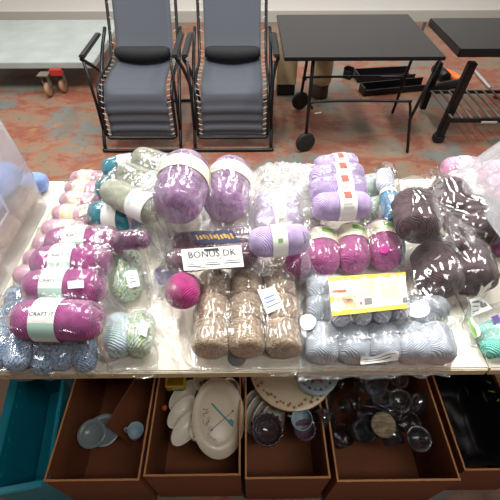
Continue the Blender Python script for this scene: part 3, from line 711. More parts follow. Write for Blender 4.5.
raw_balls(Y['tan'], [(ex - .058, ey - .07, TZ + .055, 1.5), (ex - .058, ey - .20, TZ + .055, 1.5), (ex - .06, ey - .33, TZ + .055, 1.5), (ex - .16, ey - .14, TZ + .055, 1.5), (ex - .16, ey - .28, TZ + .055, 1.5)], .048, .062,
          ['tan ball at the bottom of the storage box, in the back right corner', 'tan ball at the bottom of the storage box, middle of the right wall', 'tan ball at the bottom of the storage box, nearest the viewer', 'tan ball at the bottom of the storage box, inner back one', 'tan ball at the bottom of the storage box, inner front one'], 'tan balls in the storage box', 42)
raw_balls(Y['cornflower'], [(ex - .075, ey + .06, TZ + .037, .1)], .037, .06, ['cornflower blue ball standing behind the storage box'], None, 43)
# ------------------------------------------------------------------ below the table
card_m = plain('brown cardboard', '80492a', .8, noisy=.06, nscale=14); card_e = plain('cut cardboard edge', 'c08a58', .8)
def carton(x0, x1, y0, y1, h, label, rx=0, flare=.0, flap=True, rough_edge=False):
    """open cardboard box: four walls with thickness, bottom and folded flaps"""
    cx, cy = (x0 + x1) / 2, (y0 + y1) / 2; w, d = x1 - x0, y1 - y0; t = empty('cardboard_box', (cx, cy, 0), label, 'box', 'boxes under the table', rz=rx)
    th = .005
    MB().box((0, 0, .004), (w - .012, d - .012, .006)).build('bottom', card_m, t)
    for (x, y, sx, sy) in ((-w / 2 + th / 2, 0, th, d), (w / 2 - th / 2, 0, th, d), (0, -d / 2 + th / 2, w - 2 * th, th), (0, d / 2 - th / 2, w - 2 * th, th)):
        mb = MB(); mb.box((x, y, h / 2 + .001), (sx, sy, h)); mb.box((x, y, h + .0016), (sx + .0006, sy + .0006, .0012), mi=1); mb.build('side_wall', [card_m, card_e], t)
    return t
BH = .30
def bx_at(px, py, z): return P(px, py, z)
xs = [P(76, 376, BH).x, P(156, 376, BH).x, P(159, 376, BH).x, P(241, 376, BH).x, P(245, 376, BH).x, P(317, 376, BH).x, P(322, 376, BH).x, P(426, 376, BH).x, P(432, 376, BH).x, P(486, 376, BH).x]
y0, y1 = .27, .70
carton(xs[0], xs[1], y0, y1, BH, 'brown cardboard box with dark cups and saucers, between the teal crate and the plate box')
carton(xs[2], xs[3], y0 + .01, y1, BH, 'brown cardboard box holding the shell dishes and the large painted plate')
carton(xs[4], xs[5], y0, .785, BH, 'brown cardboard box holding the round cream platter with leaf border')
carton(xs[6], xs[7] , y0 - .01, y1, BH, 'brown cardboard box full of clear glassware')
carton(xs[8] + .01, xs[9] + .05, y0 + .02, y1, BH - .02, 'dark cardboard box right of the glassware, mostly in shadow')
# teal crate
teal_pl = plain('teal plastic', '0f8fa6', .35)
cx0, cx1 = P(22, 378, .28).x, P(72, 378, .28).x
w = cx1 - cx0 - .012; d = .42; qa, qb = P(22, 378, .28), P(8, 438, .28); crot = math.atan2(qa.x - qb.x, qa.y - qb.y)
t = empty('plastic_crate', ((cx0 + cx1) / 2 - .005, .47, 0), 'teal plastic crate at the far left under the table', 'crate', rz=-crot)
h = .28
MB().box((0, 0, .004), (w - .02, d - .02, .008)).build('bottom', teal_pl, t)
for (x, y, sx, sy) in ((-w / 2 + .003, 0, .006, d), (w / 2 - .003, 0, .006, d), (0, -d / 2 + .003, w - .012, .006), (0, d / 2 - .003, w - .012, .006)):
    mb = MB(); mb.box((x, y, h / 2), (sx, sy, h)); 
    for k in range(7):
        if sx < sy: mb.box((x, -d / 2 + .05 + k * (d - .1) / 6, h * .48), (sx + .004, .01, h * .8))
    mb.build('side_wall', teal_pl, t)
mb = MB(); mb.box((-w / 2 - .004, 0, h), (.03, d + .02, .008), bev=.003); mb.box((w / 2 + .001, 0, h), (.012, d + .02, .008), bev=.003)
mb.box((0, -d / 2 - .004, h), (w - .02, .02, .008), bev=.003); mb.box((0, d / 2 + .004, h), (w - .02, .02, .008), bev=.003); mb.build('rim', teal_pl, t)
# crockery
china = plain('white china', 'e8e2d4', .25); cream_china = plain('cream china', 'd9cdaf', .3); gold_rim = plain('gilt rim', 'b98d4e', .35, .3)
blue_china = plain('blue decoration', '5f86a0', .3); teal_ink = plain('teal decoration', '2f8c98', .4); orange_leaf = plain('rust leaves', 'b06a3c', .4); olive_leaf = plain('olive leaves', '7e8048', .4)
def Rot(ax, ay, az=0): return Matrix.Rotation(R_(az), 4, 'Z') @ Matrix.Rotation(R_(ay), 4, 'Y') @ Matrix.Rotation(R_(ax), 4, 'X')
def plate_prof(r, depth=.018):
    return [(.002, 0), (r * .55, 0), (r * .62, .002), (r * .97, depth - .002), (r, depth), (r * .985, depth + .002), (r * .66, .008), (r * .58, .004), (.002, .004)]
def plate(name, loc, rot, r, mat, label, cat='plate', group=None, oval=1, mats=None, deco=None):
    mb = MB(); mb.lathe(plate_prof(r), 44)
    mb.v = [(x, y * oval, z) for x, y, z in mb.v]
    if deco: deco(mb, r, oval)
    o = mb.build(name, mats or [mat]); o.matrix_world = Matrix.Translation(loc) @ rot; tag(o, label, cat, group); return o
def flatpoly(mb, pts, z, mi): mb.add([(x, y, z) for x, y in pts], [tuple(range(len(pts)))], mi)
def line2(mb, a, b, w, z, mi):
    a = Vector(a); b = Vector(b); n = (b - a).normalized(); n = Vector((-n.y, n.x)) * w / 2
    flatpoly(mb, [tuple(a + n), tuple(b + n), tuple(b - n), tuple(a - n)], z, mi)
def star(mb, c, r, z, mi, k=5):
    pts = []
    for i in range(k * 2):
        a = math.pi * i / k; q = r if i % 2 == 0 else r * .45; pts.append((c[0] + q * math.cos(a), c[1] + q * math.sin(a)))
    flatpoly(mb, pts, z, mi)
# large oval painted platter in the second box
def deco1(mb, r, ov):
    z = .0052
    line2(mb, (-.02, .045), (.062, -.05), .006, z, 1); flatpoly(mb, [(.03, -.012), (.045, -.01), (.075, -.052), (.066, -.06)], z + .0003, 1)
    line2(mb, (-.022, -.035), (.048, .012), .0022, z + .0006, 2)
    star(mb, (.05, .014), .006, z + .0009, 2, 8); star(mb, (-.023, -.036), .006, z + .0009, 2, 8)
    flatpoly(mb, [(-.03, .095), (-.022, .085), (-.026, .07), (-.036, .088)], z, 3)
    rr = random.Random(3)
    for k in range(16):
        x = -.06 + rr.random() * .03; y = .03 - rr.random() * .06; line2(mb, (x, y), (x + rr.uniform(-.018, .018), y + rr.uniform(-.02, .02)), .0015, z, 2)
    for k in range(9): line2(mb, (-.045 + k * .004, -.04 - k * .003), (-.05 + k * .006, -.075 - k * .002), .0013, z, 2)
    line2(mb, (-.05, .05), (-.044, .062), .006, z, 1)
pc = P(218, 417, .275)
plate('oval_platter', pc, Rot(26, 8, 8), .088, china, 'large oval white platter painted with a teal bird and lines, in the second cardboard box', 'platter', None, 1.42,
      [plain('ivory china', 'e3d6bd', .3), teal_ink, plain('brown line', '7a5b48', .5), plain('red head', 'a8402e', .5)], deco1)
for k, (x, y, z) in enumerate(((183, 398, .25), (182, 414, .26), (186, 430, .265))):
    mb = MB(); mb.lathe([(.002, 0), (.03, 0), (.055, .014), (.062, .03), (.059, .031), (.052, .018), (.028, .006), (.002, .005)], 32)
    mb.v = [(a * .55, b_ * 1.0, c_ + .08 * b_ * b_ * 4) for a, b_, c_ in mb.v]
    o = mb.build('shell_dish', china); o.matrix_world = Matrix.Translation(P(x, y, z)) @ Rot(0, 10, -35); tag(o, 'cream shell-shaped dish at the left of the platter, %s' % ('rear one', 'middle one', 'front one')[k], 'dish', 'shell-shaped dishes')
mb = MB(); mb.box((0, 0, .024), (.062, .05, .048), bev=.003)
mb2 = MB()
for (x, y, sx, sy) in ((-.03, 0, .003, .06), (.03, 0, .003, .06), (0, -.03, .063, .003), (0, .03, .063, .003)): mb2.box((x, y, .02), (sx, sy, .05))
mb2.box((0, 0, -.003), (.062, .06, .003)); mb2.box((0, -.032, .02), (.02, .002, .012), mi=1); mb2.box((.01, -.0325, .002), (.03, .002, .01), mi=2)
o = mb2.build('planter', [plain('yellow ceramic', 'd9c14a', .35), cream_china, plain('green paint', '6a9a3a', .5)]); o.matrix_world = Matrix.Translation(P(177, 381, .29)) @ Rot(8, 0, 2); tag(o, 'square yellow ceramic pot under the table edge', 'pot')
def mug(loc, rot, r, h, mat, label, name='teacup', cat='cup', group=None):
    mb = MB(); mb.lathe([(.002, 0), (r * .62, 0), (r * .66, .004), (r * .86, h * .4), (r, h), (r * .95, h), (r * .8, h * .4), (r * .55, .006), (.002, .005)], 28)
    o = mb.build(name, mat); hm = MB(); hm.tube([(r * .85, 0, h * .8), (r * 1.25, 0, h * .85), (r * 1.45, 0, h * .6), (r * 1.25, 0, h * .35), (r * .8, 0, h * .3)], .0035, 8); hm.build('handle', mat, o)
    o.matrix_world = Matrix.Translation(loc) @ rot; tag(o, label, cat, group); return o
mug(P(228, 383, .27), Rot(35, 30, -20), .032, .055, china, 'white teacup with a looped handle at the right of the plate box')
def floral_deco(mb, r, ov):
    rr = random.Random(5)
    for k in range(22):
        a = rr.random() * 6.28; q = r * rr.random() * .85; star(mb, (q * math.cos(a), q * math.sin(a)), .007, .02 , 1 + k % 3, 5)
mb = MB(); mb.lathe([(.002, 0), (.03, 0), (.04, .02), (.042, .045), (.038, .045), (.036, .02), (.002, .01)], 28)
floral_deco(mb, .03, 1); o = mb.build('floral_bowl', [china, plain('red flowers', 'b83c4a', .5), plain('blue flowers', '4c5f9c', .5), olive_leaf]); o.matrix_world = Matrix.Translation(P(206, 383, .25)) @ Rot(10, 0); tag(o, 'small white bowl with red and blue flowers behind the oval platter', 'bowl')
mug(P(196, 435, .22), Rot(15, 10, 60), .035, .06, china, 'white cup deep under the oval platter')
# third box: round platter with leaf border etc
def deco2(mb, r, ov):
    rr = random.Random(8)
    def zz(q): return .0095 + (q / r - .66) / .32 * .0105
    for k in range(64):
        a = k / 64 * 6.28 + rr.uniform(-.04, .04); q = r * rr.uniform(.77, .91); mi = 2 if k % 3 else 3
        pts = []; s = rr.uniform(.006, .011)
        for i in range(10):
            b_ = math.pi * i / 5 + a; u = s if i % 2 == 0 else s * .4; x = q * math.cos(a) + u * math.cos(b_); y = q * math.sin(a) + u * math.sin(b_); qq = math.hypot(x, y)
            pts.append((x, y, .0075 + max(0, (qq / r - .66)) / .325 * .0125 + .0012))
        mb.add(pts, [tuple(range(10))], mi)
    pr = [(r * .985, .0205), (r * 1.004, .0195), (r * 1.002, .018), (r * .985, .018)]
    mb.lathe(pr, 44, mi=1, close=False)
plate('round_platter', P(292, 369, .30), Rot(6, -4), .150, cream_china, 'large round cream platter with a leaf border in the third cardboard box', 'platter', mats=[cream_china, gold_rim, orange_leaf, olive_leaf], deco=deco2)
def deco3(mb, r, ov):
    for k in range(18):
        a = k / 18 * 6.28; star(mb, (r * .76 * math.cos(a), r * .76 * math.sin(a)), .010, .0125, 1 + k % 2, 4)
    star(mb, (0, 0), .04, .0055, 3, 6); star(mb, (.01, .01), .018, .0062, 1, 5)
plate('patterned_plate', P(316, 374, .335), Rot(10, -6), .075, china, 'blue and white patterned plate lying on the round cream platter', mats=[plain('pale blue china', 'a8bccb', .25), plain('cobalt', '33456c', .3), plain('soft blue', '6c86a4', .3), orange_leaf], deco=deco3)
for k, (x, y) in enumerate(((250, 408), (256, 412), (262, 417), (268, 421))):
    plate('side_plate', P(x, y, .19), Rot(10, 62, -25), .075, china, 'cream plate standing on edge left under the round platter, %s' % ('leftmost', 'second', 'third', 'nearest the platter rim')[k], group='plates standing on edge')
gl = film('clear glass', .03, .30, tint='c8ccd6', rough=.05, bstr=.25, bscale=30)
gl2 = film('smoky cut glass', .05, .35, tint='9a98a4', rough=.06, bstr=.9, bscale=90)
def lath(name, prof, mat, loc, rot, label, cat, group=None, n=28):
    o = MB().lathe(prof, n, close=False).build(name, mat); o.matrix_world = Matrix.Translation(loc) @ rot; return tag(o, label, cat, group)
def fluted(name, r, h, mat, loc, rot, label, cat, group=None):
    mb = MB(); vs = []; fs = []; n = 48
    lev = [(.3, 0, 0), (.7, .003, 0), (1, h * .55, .05), (1.03, h, .08), (.94, h, .05), (.85, h * .5, .02), (.4, .008, 0), (.02, .006, 0)]
    for (q, z, fl) in lev:
        for k in range(n): a = 6.283 * k / n; rr = r * q * (1 + fl * math.cos(a * 16)); vs.append((rr * math.cos(a), rr * math.sin(a), z))
    for i in range(len(lev) - 1):
        for k in range(n): fs.append((i * n + k, i * n + (k + 1) % n, (i + 1) * n + (k + 1) % n, (i + 1) * n + k))
    mb.add(vs, fs, 0, True); o = mb.build(name, mat); o.matrix_world = Matrix.Translation(loc) @ rot; return tag(o, label, cat, group)
fluted('glass_bowl', .05, .05, plain('dark plum glass', '4a3a40', .12, 0, .8), P(268, 432, .24), Rot(8, -5), 'dark fluted glass bowl in front of the round platter', 'bowl')
mug(P(305, 420, .235), Rot(-20, 15, 160), .036, .05, plain('pale blue glaze', 'a9c2ce', .25), 'pale blue cup under the front of the round platter', group=None)
fluted('glass_bowl', .034, .04, plain('mauve glass', '6e5560', .12, 0, .8), P(307, 435, .225), Rot(-10, -15), 'small mauve glass bowl beside the fluted bowl', 'bowl')
# first box
plate('saucer', P(93, 434, .19), Rot(12, 6), .047, plain('grey blue china', '7f8d92', .25), 'grey-blue saucer, upper one of the pair in the first cardboard box')
plate('saucer', P(104, 431, .165), Rot(8, 14), .054, plain('grey blue china', '9aa8ac', .25), 'grey-blue saucer, lower one of the pair in the first cardboard box')
mug(P(135, 436, .18), Rot(10, -12, 170), .027, .05, plain('pale blue glaze', 'a9c2ce', .25), 'small pale blue cup at the right of the first cardboard box')
mug(P(132, 408, .10), Rot(70, 30, 130), .034, .06, china, 'white cup lying on its side near the first box divider')
card2 = MB().box((0, 0, .09), (.004, .2, .17)).build('cardboard_flap', card_m); card2.matrix_world = Matrix.Translation(P(146, 420, .09)) @ Rot(0, -18, -22) ; tag(card2, 'loose cardboard divider standing in the first box', 'cardboard')
lath('bauble', [(.001, 0), (.008, .003), (.011, .011), (.008, .019), (.001, .022)], plain('orange glass', 'c0603a', .2), P(165, 409, .24), Rot(0, 0), 'tiny orange glass bead at the left wall of the plate box', 'bead')
# hanging scrap of bag
# glassware
tumbler = [(.001, .0), (.026, 0), (.029, .004), (.036, .08), (.034, .081), (.0335, .078), (.027, .012), (.001, .010)]
goblet = [(.001, 0), (.030, .001), (.028, .004), (.006, .008), (.0045, .055), (.012, .065), (.031, .085), (.036, .115), (.033, .14), (.0315, .14), (.034, .115), (.029, .088), (.001, .07)]
dish = [(.001, 0), (.022, 0), (.03, .006), (.037, .026), (.040, .034), (.034, .035), (.028, .028), (.022, .011), (.001, .008)]
G = [('glass_dish', dish, 397 - 20, 377 + 0, .285, (12, 5), 'round thick glass dish under the table edge, top of the glass box'),
     ('glass_dish', dish, 381, 398, .30, (-8, 8), 'round glass dish catching a bright highlight, in the middle of the glass box'),
     ('glass_dish', dish, 401, 400, .30, (6, -8), 'thick-rimmed round glass dish near the right wall of the glass box'),
     ('glass_dish', dish, 420, 437, .28, (10, -10), 'round glass dish at the front right of the glass box'),
     ('glass_dish', dish, 397, 378, .26, (0, 10), 'round glass dish half hidden beneath the table edge')]
for nm, pr, x, y, z, (a, b_), lb in G: lath(nm, pr, gl, P(x, y, z) - Vector((0, 0, .03)), Rot(a, b_), lb, 'dish', 'round glass dishes')
gob = [(350, 392, .27, 100, 20, 'wine glass lying with its bowl to the right, upper left of the glass box'), (346, 404, .26, 70, -60, 'wine glass lying across the left of the glass box'), (362, 380, .28, 30, 10, 'wine glass standing tilted below the table edge'),
       (358, 402, .27, 95, 80, 'wine glass lying flat in the centre with a white highlight'), (338, 424, .22, 80, 200, 'wine glass low at the left front of the glass box'), (399, 424, .22, 75, 130, 'wine glass low beside the silver lid'),
       (340, 384, .24, 60, 240, 'wine glass in the shadowed back left of the glass box')]
for x, y, z, a, az, lb in gob: lath('wine_glass', goblet, gl, P(x, y, z) - Vector((0, 0, .02)), Rot(a, 0, az), lb, 'glass', 'wine glasses')
tum = [(356, 425, .28, 20, 15, 'large tumbler with bright streak at the front of the glass box'), (370, 431, .25, -10, 5, 'tumbler left under the mottled round lid'), (391, 413, .27, 85, 8, 'tumbler lying with a pale blue highlight'),
       (340, 436, .2, 5, 5, 'tumbler in the front left corner of the glass box'), (410, 420, .2, 15, -10, 'tumbler low by the right wall of the glass box'), (372, 412, .2, 0, 0, 'tumbler deep in the middle of the glass box')]
for x, y, z, a, b_, lb in tum: lath('tumbler', tumbler, gl2 if 'large' in lb else gl, P(x, y, z) - Vector((0, 0, .05)), Rot(a, b_), lb, 'glass', 'tumblers')
def mottle():
    return yarn('mottled metal', ['6e6450', 'b0a284'], 30, 25, bump=.4)
lath('jar_lid', [(.001, .012), (.036, .012), (.038, .010), (.038, 0), (.036, 0), (.001, .0)], mottle(), P(383, 425, .30), Rot(14, -8), 'mottled gold-grey round lid on the glassware', 'lid')
# right-hand box: black sheet added for its deep shade, then small contents
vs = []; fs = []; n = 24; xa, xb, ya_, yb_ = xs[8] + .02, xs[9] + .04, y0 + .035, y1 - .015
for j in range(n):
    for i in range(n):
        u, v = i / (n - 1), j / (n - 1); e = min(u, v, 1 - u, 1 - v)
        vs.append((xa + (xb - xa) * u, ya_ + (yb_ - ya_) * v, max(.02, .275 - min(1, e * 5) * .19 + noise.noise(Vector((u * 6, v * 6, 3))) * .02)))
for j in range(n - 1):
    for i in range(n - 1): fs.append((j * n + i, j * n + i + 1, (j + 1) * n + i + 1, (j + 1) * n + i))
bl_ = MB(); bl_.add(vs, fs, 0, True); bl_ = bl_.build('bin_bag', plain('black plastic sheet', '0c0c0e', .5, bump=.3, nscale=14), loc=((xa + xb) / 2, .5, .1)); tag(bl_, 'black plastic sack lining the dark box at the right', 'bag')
st = MB().tube([(0, 0, 0), (.0, .10, 0)], .004).build('metal_rod', plain('grey metal', '8a8a8c', .4, .6)); st.matrix_world = Matrix.Translation(P(478, 413, .13)) @ Rot(0, 0, 5); tag(st, 'thin grey rod lying in the dark box', 'rod')
lf = MB()
for k in range(10):
    a = k * .6; lf.add([(0, 0, .0), (.03 * math.cos(a), .03 * math.sin(a), .03), (.07 * math.cos(a + .15), .07 * math.sin(a + .15), .02 + .004 * k), (.03 * math.cos(a + .4), .03 * math.sin(a + .4), .035)], [(0, 1, 2, 3)])
mod = lf.build('plastic_greenery', plain('leaf green', '6d9a3c', .5)); mod.location = P(502, 395, .22); tag(mod, 'green leafy plastic foliage at the right edge under the table', 'greenery')
m_ = mod.modifiers.new('s', 'SOLIDIFY'); m_.thickness = .0015
pot = MB().lathe([(.04, 0), (.045, .002), (.06, .21), (.057, .21), (.043, .006), (.001, .005)], 24).build('plant_pot', plain('dark pot', '2a2420', .6)); pp = P(502, 395, .22); pot.location = (pp.x, pp.y, .001); tag(pot, 'dark pot holding the green foliage at the right edge', 'pot')
# ------------------------------------------------------------------ recliners behind
blackm = plain('black steel tube', '17171a', .35, .3); fab = plain('grey mesh fabric', '4a4e57', .75, bump=.5, nscale=250, noisy=.06); cordm = plain('pale elastic cord', 'c8c4b8', .6)
pillow_m = plain('black pillow', '1b1c20', .8, bump=.3, nscale=90)
def catmull(pts, n=8):
    P_ = [Vector(p) for p in pts]; P_ = [P_[0] * 2 - P_[1]] + P_ + [P_[-1] * 2 - P_[-2]]; out = []
    for i in range(1, len(P_) - 2):
        for k in range(n):
            t_ = k / n; a, b_, c_, d_ = P_[i - 1:i + 3]
            out.append(.5 * ((2 * b_) + (c_ - a) * t_ + (2 * a - 5 * b_ + 4 * c_ - d_) * t_ ** 2 + (3 * b_ - a - 3 * c_ + d_) * t_ ** 3))
    out.append(P_[-2]); return out
def recliner(px, label):
    base = P(px, 150, 0); x = PY(px, 110, 2.5).x; t = empty('recliner_chair', (x, 2.5, 0), label, 'chair', 'folding recliner chairs')
    hw = .225
    line = catmull([(0, 0, .10), (0, .015, .20), (0, .03, .32), (0, .09, .42), (0, .25, .445), (0, .45, .44), (0, .56, .50), (0, .68, .70), (0, .82, .98)], 6)
    # ripples across the leg rest
    def ripple(p): return .008 * math.sin((p.z - .1) * 95) if p.z < .33 and p.y < .1 else 0
    vs = []; fs = []; nx = 12; K = len(line)
    for i, p in enumerate(line):
        w = hw * (1 - .05 * math.sin(i / K * 12)) if i < 14 else hw * .93
        for k in range(nx + 1):
            u = -1 + 2 * k / nx
            vs.append((u * w, p.y + .02 * (1 - u * u) * (1 if p.z > .4 else .4) + ripple(p), p.z - .02 * (1 - u * u) * (1 if p.z > .4 else 0)))
    for i in range(K - 1):
        for k in range(nx): fs.append((i * (nx + 1) + k, i * (nx + 1) + k + 1, (i + 1) * (nx + 1) + k + 1, (i + 1) * (nx + 1) + k))
    mb = MB(); mb.add(vs, fs, 0, True); o = mb.build('sling', fab, t); m_ = o.modifiers.new('s', 'SOLIDIFY'); m_.thickness = .003; m_.offset = 1
    # inner frame follows the sling
    for s in (-1, 1):
        fr = [(s * (hw + .024), p.y + .005, p.z) for p in line[::3]]; mb = MB(); mb.tube(fr, .0115, 10); mb.build('side_rail', blackm, t)
    mb = MB(); mb.tube([(-hw - .024, 0, .10), (-hw, 0, .085), (hw, 0, .085), (hw + .024, 0, .10)], .0115); mb.build('foot_bar', blackm, t)
    mb = MB(); mb.tube([(-hw - .032, .82, .98), (-hw, .83, 1.0), (hw, .83, 1.0), (hw + .032, .82, .98)], .0115); mb.build('top_bar', blackm, t)
    for s in (-1, 1):                                   # base legs, crossing beside the seat
        X = s * (hw + .052)
        mb = MB(); mb.tube(catmull([(X, .62, .62), (X, .40, .50), (X, .18, .30), (X, -.01, .08), (X, -.04, .02)], 5), .0125); mb.build('leg', blackm, t)
        mb = MB(); mb.tube(catmull([(X + s * .03, .10, .60), (X + s * .03, .35, .42), (X + s * .03, .62, .16), (X + s * .03, .72, .02)], 5), .0125); mb.build('leg', blackm, t)
        mb = MB(); mb.box((X + s * .02, .3, .615), (.045, .42, .022), bev=.008); mb.build('armrest', plain('black plastic', '1a1a1c', .5), t)
        mb = MB(); mb.tube([(X, .05, .60), (X, .05, .32), (X, .03, .14)], .010); mb.build('strut', blackm, t)
    mb = MB(); W_ = hw + .052; mb.tube(catmull([(-W_, -.04, .02), (-W_ + .03, -.05, .014), (W_ - .03, -.05, .014), (W_, -.04, .02)], 6), .0125); mb.build('floor_bar', blackm, t)
    mb = MB(); W_ = hw + .082; mb.tube([(-W_, .72, .014), (W_, .72, .014)], .0125); mb.build('floor_bar', blackm, t)
    for s in (-1, 1):                                   # lacing from sling edge to rail
        mb = MB()
        for i in range(1, K - 2, 2):
            p = line[i]; q = line[i + 1]
            mb.tube([(s * (hw - .010), p.y - .006, p.z), (s * (hw + .004), p.y - .010, (p.z * .6 + q.z * .4)), (s * (hw + .018), q.y * .4 + p.y * .6, q.z * .4 + p.z * .6)], .0024, 6)
        mb.build('lacing', cordm, t)
    vs = []; mb = MB(); pl = catmull([(-.2, .49, .495), (0, .47, .49), (.2, .49, .495)], 8); n = len(pl)
    mb.tube(pl, [.030 + .022 * math.sin(math.pi * min(1, max(0, i / (n - 1)))) ** .4 for i in range(n)], 14); mb.build('head_pillow', pillow_m, t)
    return t
recliner(136, 'black framed recliner chair with grey sling, left one behind the table')
recliner(232, 'black framed recliner chair with grey sling, right one behind the table')
# ------------------------------------------------------------------ trolley at the back left
t = empty('platform_trolley', (P(30, 90, 0).x, 3.6, 0), 'low pale platform trolley on brown casters at the back left', 'trolley')
X0 = P(30, 90, 0).x; xw0 = -2.6; xw1 = PY(94, 66, 3.4).x
mb = MB(); mb.box(((xw0 + xw1) / 2 - X0, .36, .235), (xw1 - xw0, 1.1, .05), bev=.004); mb.build('platform', plain('pale grey board', 'a8b0ac', .6, noisy=.1, nscale=5), t)
mb = MB(); mb.box(((xw0 + xw1) / 2 - X0, -.10, .195), (xw1 - xw0 - .1, .03, .03)); mb.build('under_rail', plain('rusty steel', '4c3c34', .7), t)
mb = MB(); mb.box((PY(56, 76, 3.35).x - X0, -.225, .195), (.10, .04, .05), bev=.003); mb.build('red_bracket', plain('red paint', 'b03028', .4), t)
rub = plain('tan rubber wheel', '9a7458', .6); rust = plain('weathered steel', '7d776a', .6, .3)
for px, yy in ((48, 3.36), (64, 3.44)):
    x = PY(px, 85, yy).x - X0; yl = yy - 3.6; mb = MB()
    mb.box((x, yl, .185), (.09, .09, .01)); mb.box((x - .024, yl, .13), (.006, .05, .10)); mb.box((x + .024, yl, .13), (.006, .05, .10)); fk = mb.build('caster_fork', rust, t)
    MB().lathe([(.012, -.018), (.05, -.018), (.058, -.012), (.06, 0), (.058, .012), (.05, .018), (.012, .018)], 28, Matrix.Translation((x, yl - .02, .0605)) @ Matrix.Rotation(R_(90), 4, 'Y')).build('wheel', rub, fk)
# ------------------------------------------------------------------ pale posts at the back
woodp = plain('pale wood', 'cdbb92', .6, noisy=.12, nscale=9)
g = P(285, 92, 0); t = empty('wooden_post', (g.x, g.y, 0), 'square pale wooden post with black foot behind the recliners', 'post')
MB().box((0, 0, .34), (.17, .12, .50), bev=.004).build('shaft', woodp, t); MB().box((0, -.005, .046), (.155, .13, .09), bev=.004).build('foot', plain('black foot', '1a1816', .6), t)
g = P(319, 96, 0); t = empty('round_stool', (g.x, g.y, 0), 'round pale wooden drum on a brown base behind the wheeled cart', 'stool')
MB().lathe([(.001, .12), (.075, .12), (.085, .14), (.085, .52), (.08, .54), (.001, .54)], 28).build('drum', woodp, t)
MB().lathe([(.001, .001), (.07, .001), (.075, .01), (.07, .119), (.001, .119)], 28).build('base', plain('brown base', '4c382c', .6), t)
# ------------------------------------------------------------------ wheeled tube cart
def on(px, py, y): return PY(px, py, y)
ya = P(305, 151, 0).y; yb = P(300, 109, 0).y
t = empty('wheeled_cart', (P(355, 150, 0).x, (ya + yb) / 2, 0), 'black tube framed cart on two wheels standing behind the lavender yarn', 'cart'); loc = Vector(t.location)
def tb(name, pts, r, mat=blackm, par=None, sm=0):
    mb = MB(); pts = [Vector(p) - loc for p in pts]; mb.tube(catmull(pts, sm) if sm else pts, r); return mb.build(name, mat, par or t)
zt = .66
def top(px, y): q = PY(px, 62, y); return Vector((q.x, y, zt))
wheel_r = .074
for (px, py, y, tx, nm) in ((305, 145, ya, 313, 'f'), (300, 103, yb, 309, 'r')):
    hub = PY(px, py, y); hub.z = wheel_r
    tb('leg', [hub, top(tx, y)], .012)
    w = MB().lathe([(.008, -.02), (.025, -.022), (.03, -.014), (.058, -.016), (wheel_r - .004, -.014), (wheel_r, 0), (wheel_r - .004, .014), (.058, .016), (.03, .014), (.008, .02)], 28,
              Matrix.Translation(hub - loc) @ Matrix.Rotation(R_(18), 4, 'Z') @ Matrix.Rotation(R_(90), 4, 'X')).build('wheel', plain('black rubber', '1c1b1a', .7), t)
fa = P(407, 153, 0); fb = P(392, 114, 0)
a0 = on(312, 109, ya); a1 = on(411, 104, ya); tb('leg', [fa + Vector((0, 0, .008)), a1 + (fa - a1) * .3, top(440, ya - .0)], .011)
tb('leg', [fb + Vector((0, 0, .008)), top(413, yb)], .011)
tb('cross_bar', [a0, Vector((a0.x + .03, ya, a1.z + .02)), Vector((a1.x - .06, ya, a1.z + .02)), Vector((a1.x - .01, ya, a1.z + .005)), a1 + (fa - a1) * .25], .009, sm=5)
b0 = on(306, 80, yb); b1 = on(400, 78, yb); tb('cross_bar', [b0, Vector((b0.x + .03, yb, b1.z + .01)), Vector((b1.x - .04, yb, b1.z + .01)), Vector((b1.x + .01, yb, b1.z - .01)), on(405, 85, yb)], .009, sm=5)
q0 = top(283, ya); q1 = top(440, ya)
mb = MB(); mb.box(((q0.x + q1.x) / 2 - loc.x, (ya + yb) / 2 - loc.y + .02, zt + .012), (q1.x - q0.x, abs(yb - ya) + .16, .022), bev=.004); mb.build('top_panel', blackm, t)
# ------------------------------------------------------------------ square legged stand with slatted shelf
yc = P(437, 141, 0).y; yd = P(421, 112, 0).y
t = empty('grill_stand', (P(470, 130, 0).x, (yc + yd) / 2, 0), 'black square-legged stand with a slatted metal shelf at the back right', 'stand'); loc = Vector(t.location)
def sq(name, a, b, w, mat=blackm):
    a, b = Vector(a) - loc, Vector(b) - loc; d = b - a; M = quadframe((a + b) / 2, d, Vector((0, 1, 0))); mb = MB(); mb.box((0, 0, 0), (d.length, w, w), M, bev=w * .1); return mb.build(name, mat, t)
za = .62
c1 = P(437, 141, 0); c1.z = .03; cT = PY(473, 62, yc); 
sq('leg', c1, cT, .052); mb = MB(); mb.box(Vector((c1.x, c1.y, .03)) - loc, (.075, .07, .058), bev=.01); mb.build('rubber_foot', plain('black rubber', '1c1b1a', .7), t)
d1 = P(421, 112, 0); d1.z = .03; dT = PY(440, 62, yd); sq('leg', d1, dT, .046)
x2 = 2.35
sq('leg', (x2 + .15, yc, .03), (x2, yc, cT.z), .052); sq('leg', (x2 + .15, yd, .03), (x2, yd, dT.z), .046)
zs = .22; f0 = P(449, 120, zs); f1 = Vector((x2 + .06, f0.y, zs)); r0 = P(428, 92, zs); r1 = Vector((x2 + .04, r0.y, zs))
sq('shelf_rail', f0, f1, .03); sq('shelf_rail', r0, r1, .022); slm = plain('zinc slats', '7e7c74', .4, .5)
n = 15
for k in range(n):
    u = .02 + k * .069; a = r0 + (r1 - r0) * u; b_ = f0 + (f1 - f0) * u; a.z = b_.z = zs + .012; mb = MB()
    a, b_ = a - loc, b_ - loc; d = b_ - a; mb.box((0, 0, 0), (d.length, .016, .006), quadframe((a + b_) / 2, d, Vector((1, 0, 0)))); mb.build('slat', slm, t)
mb = MB(); mb.box(P(488, 121, zs) - loc + Vector((0, -.018, 0)), (.11, .004, .014)); mb.build('name_plate', plain('pale plate', 'b9b6ac', .5), t)
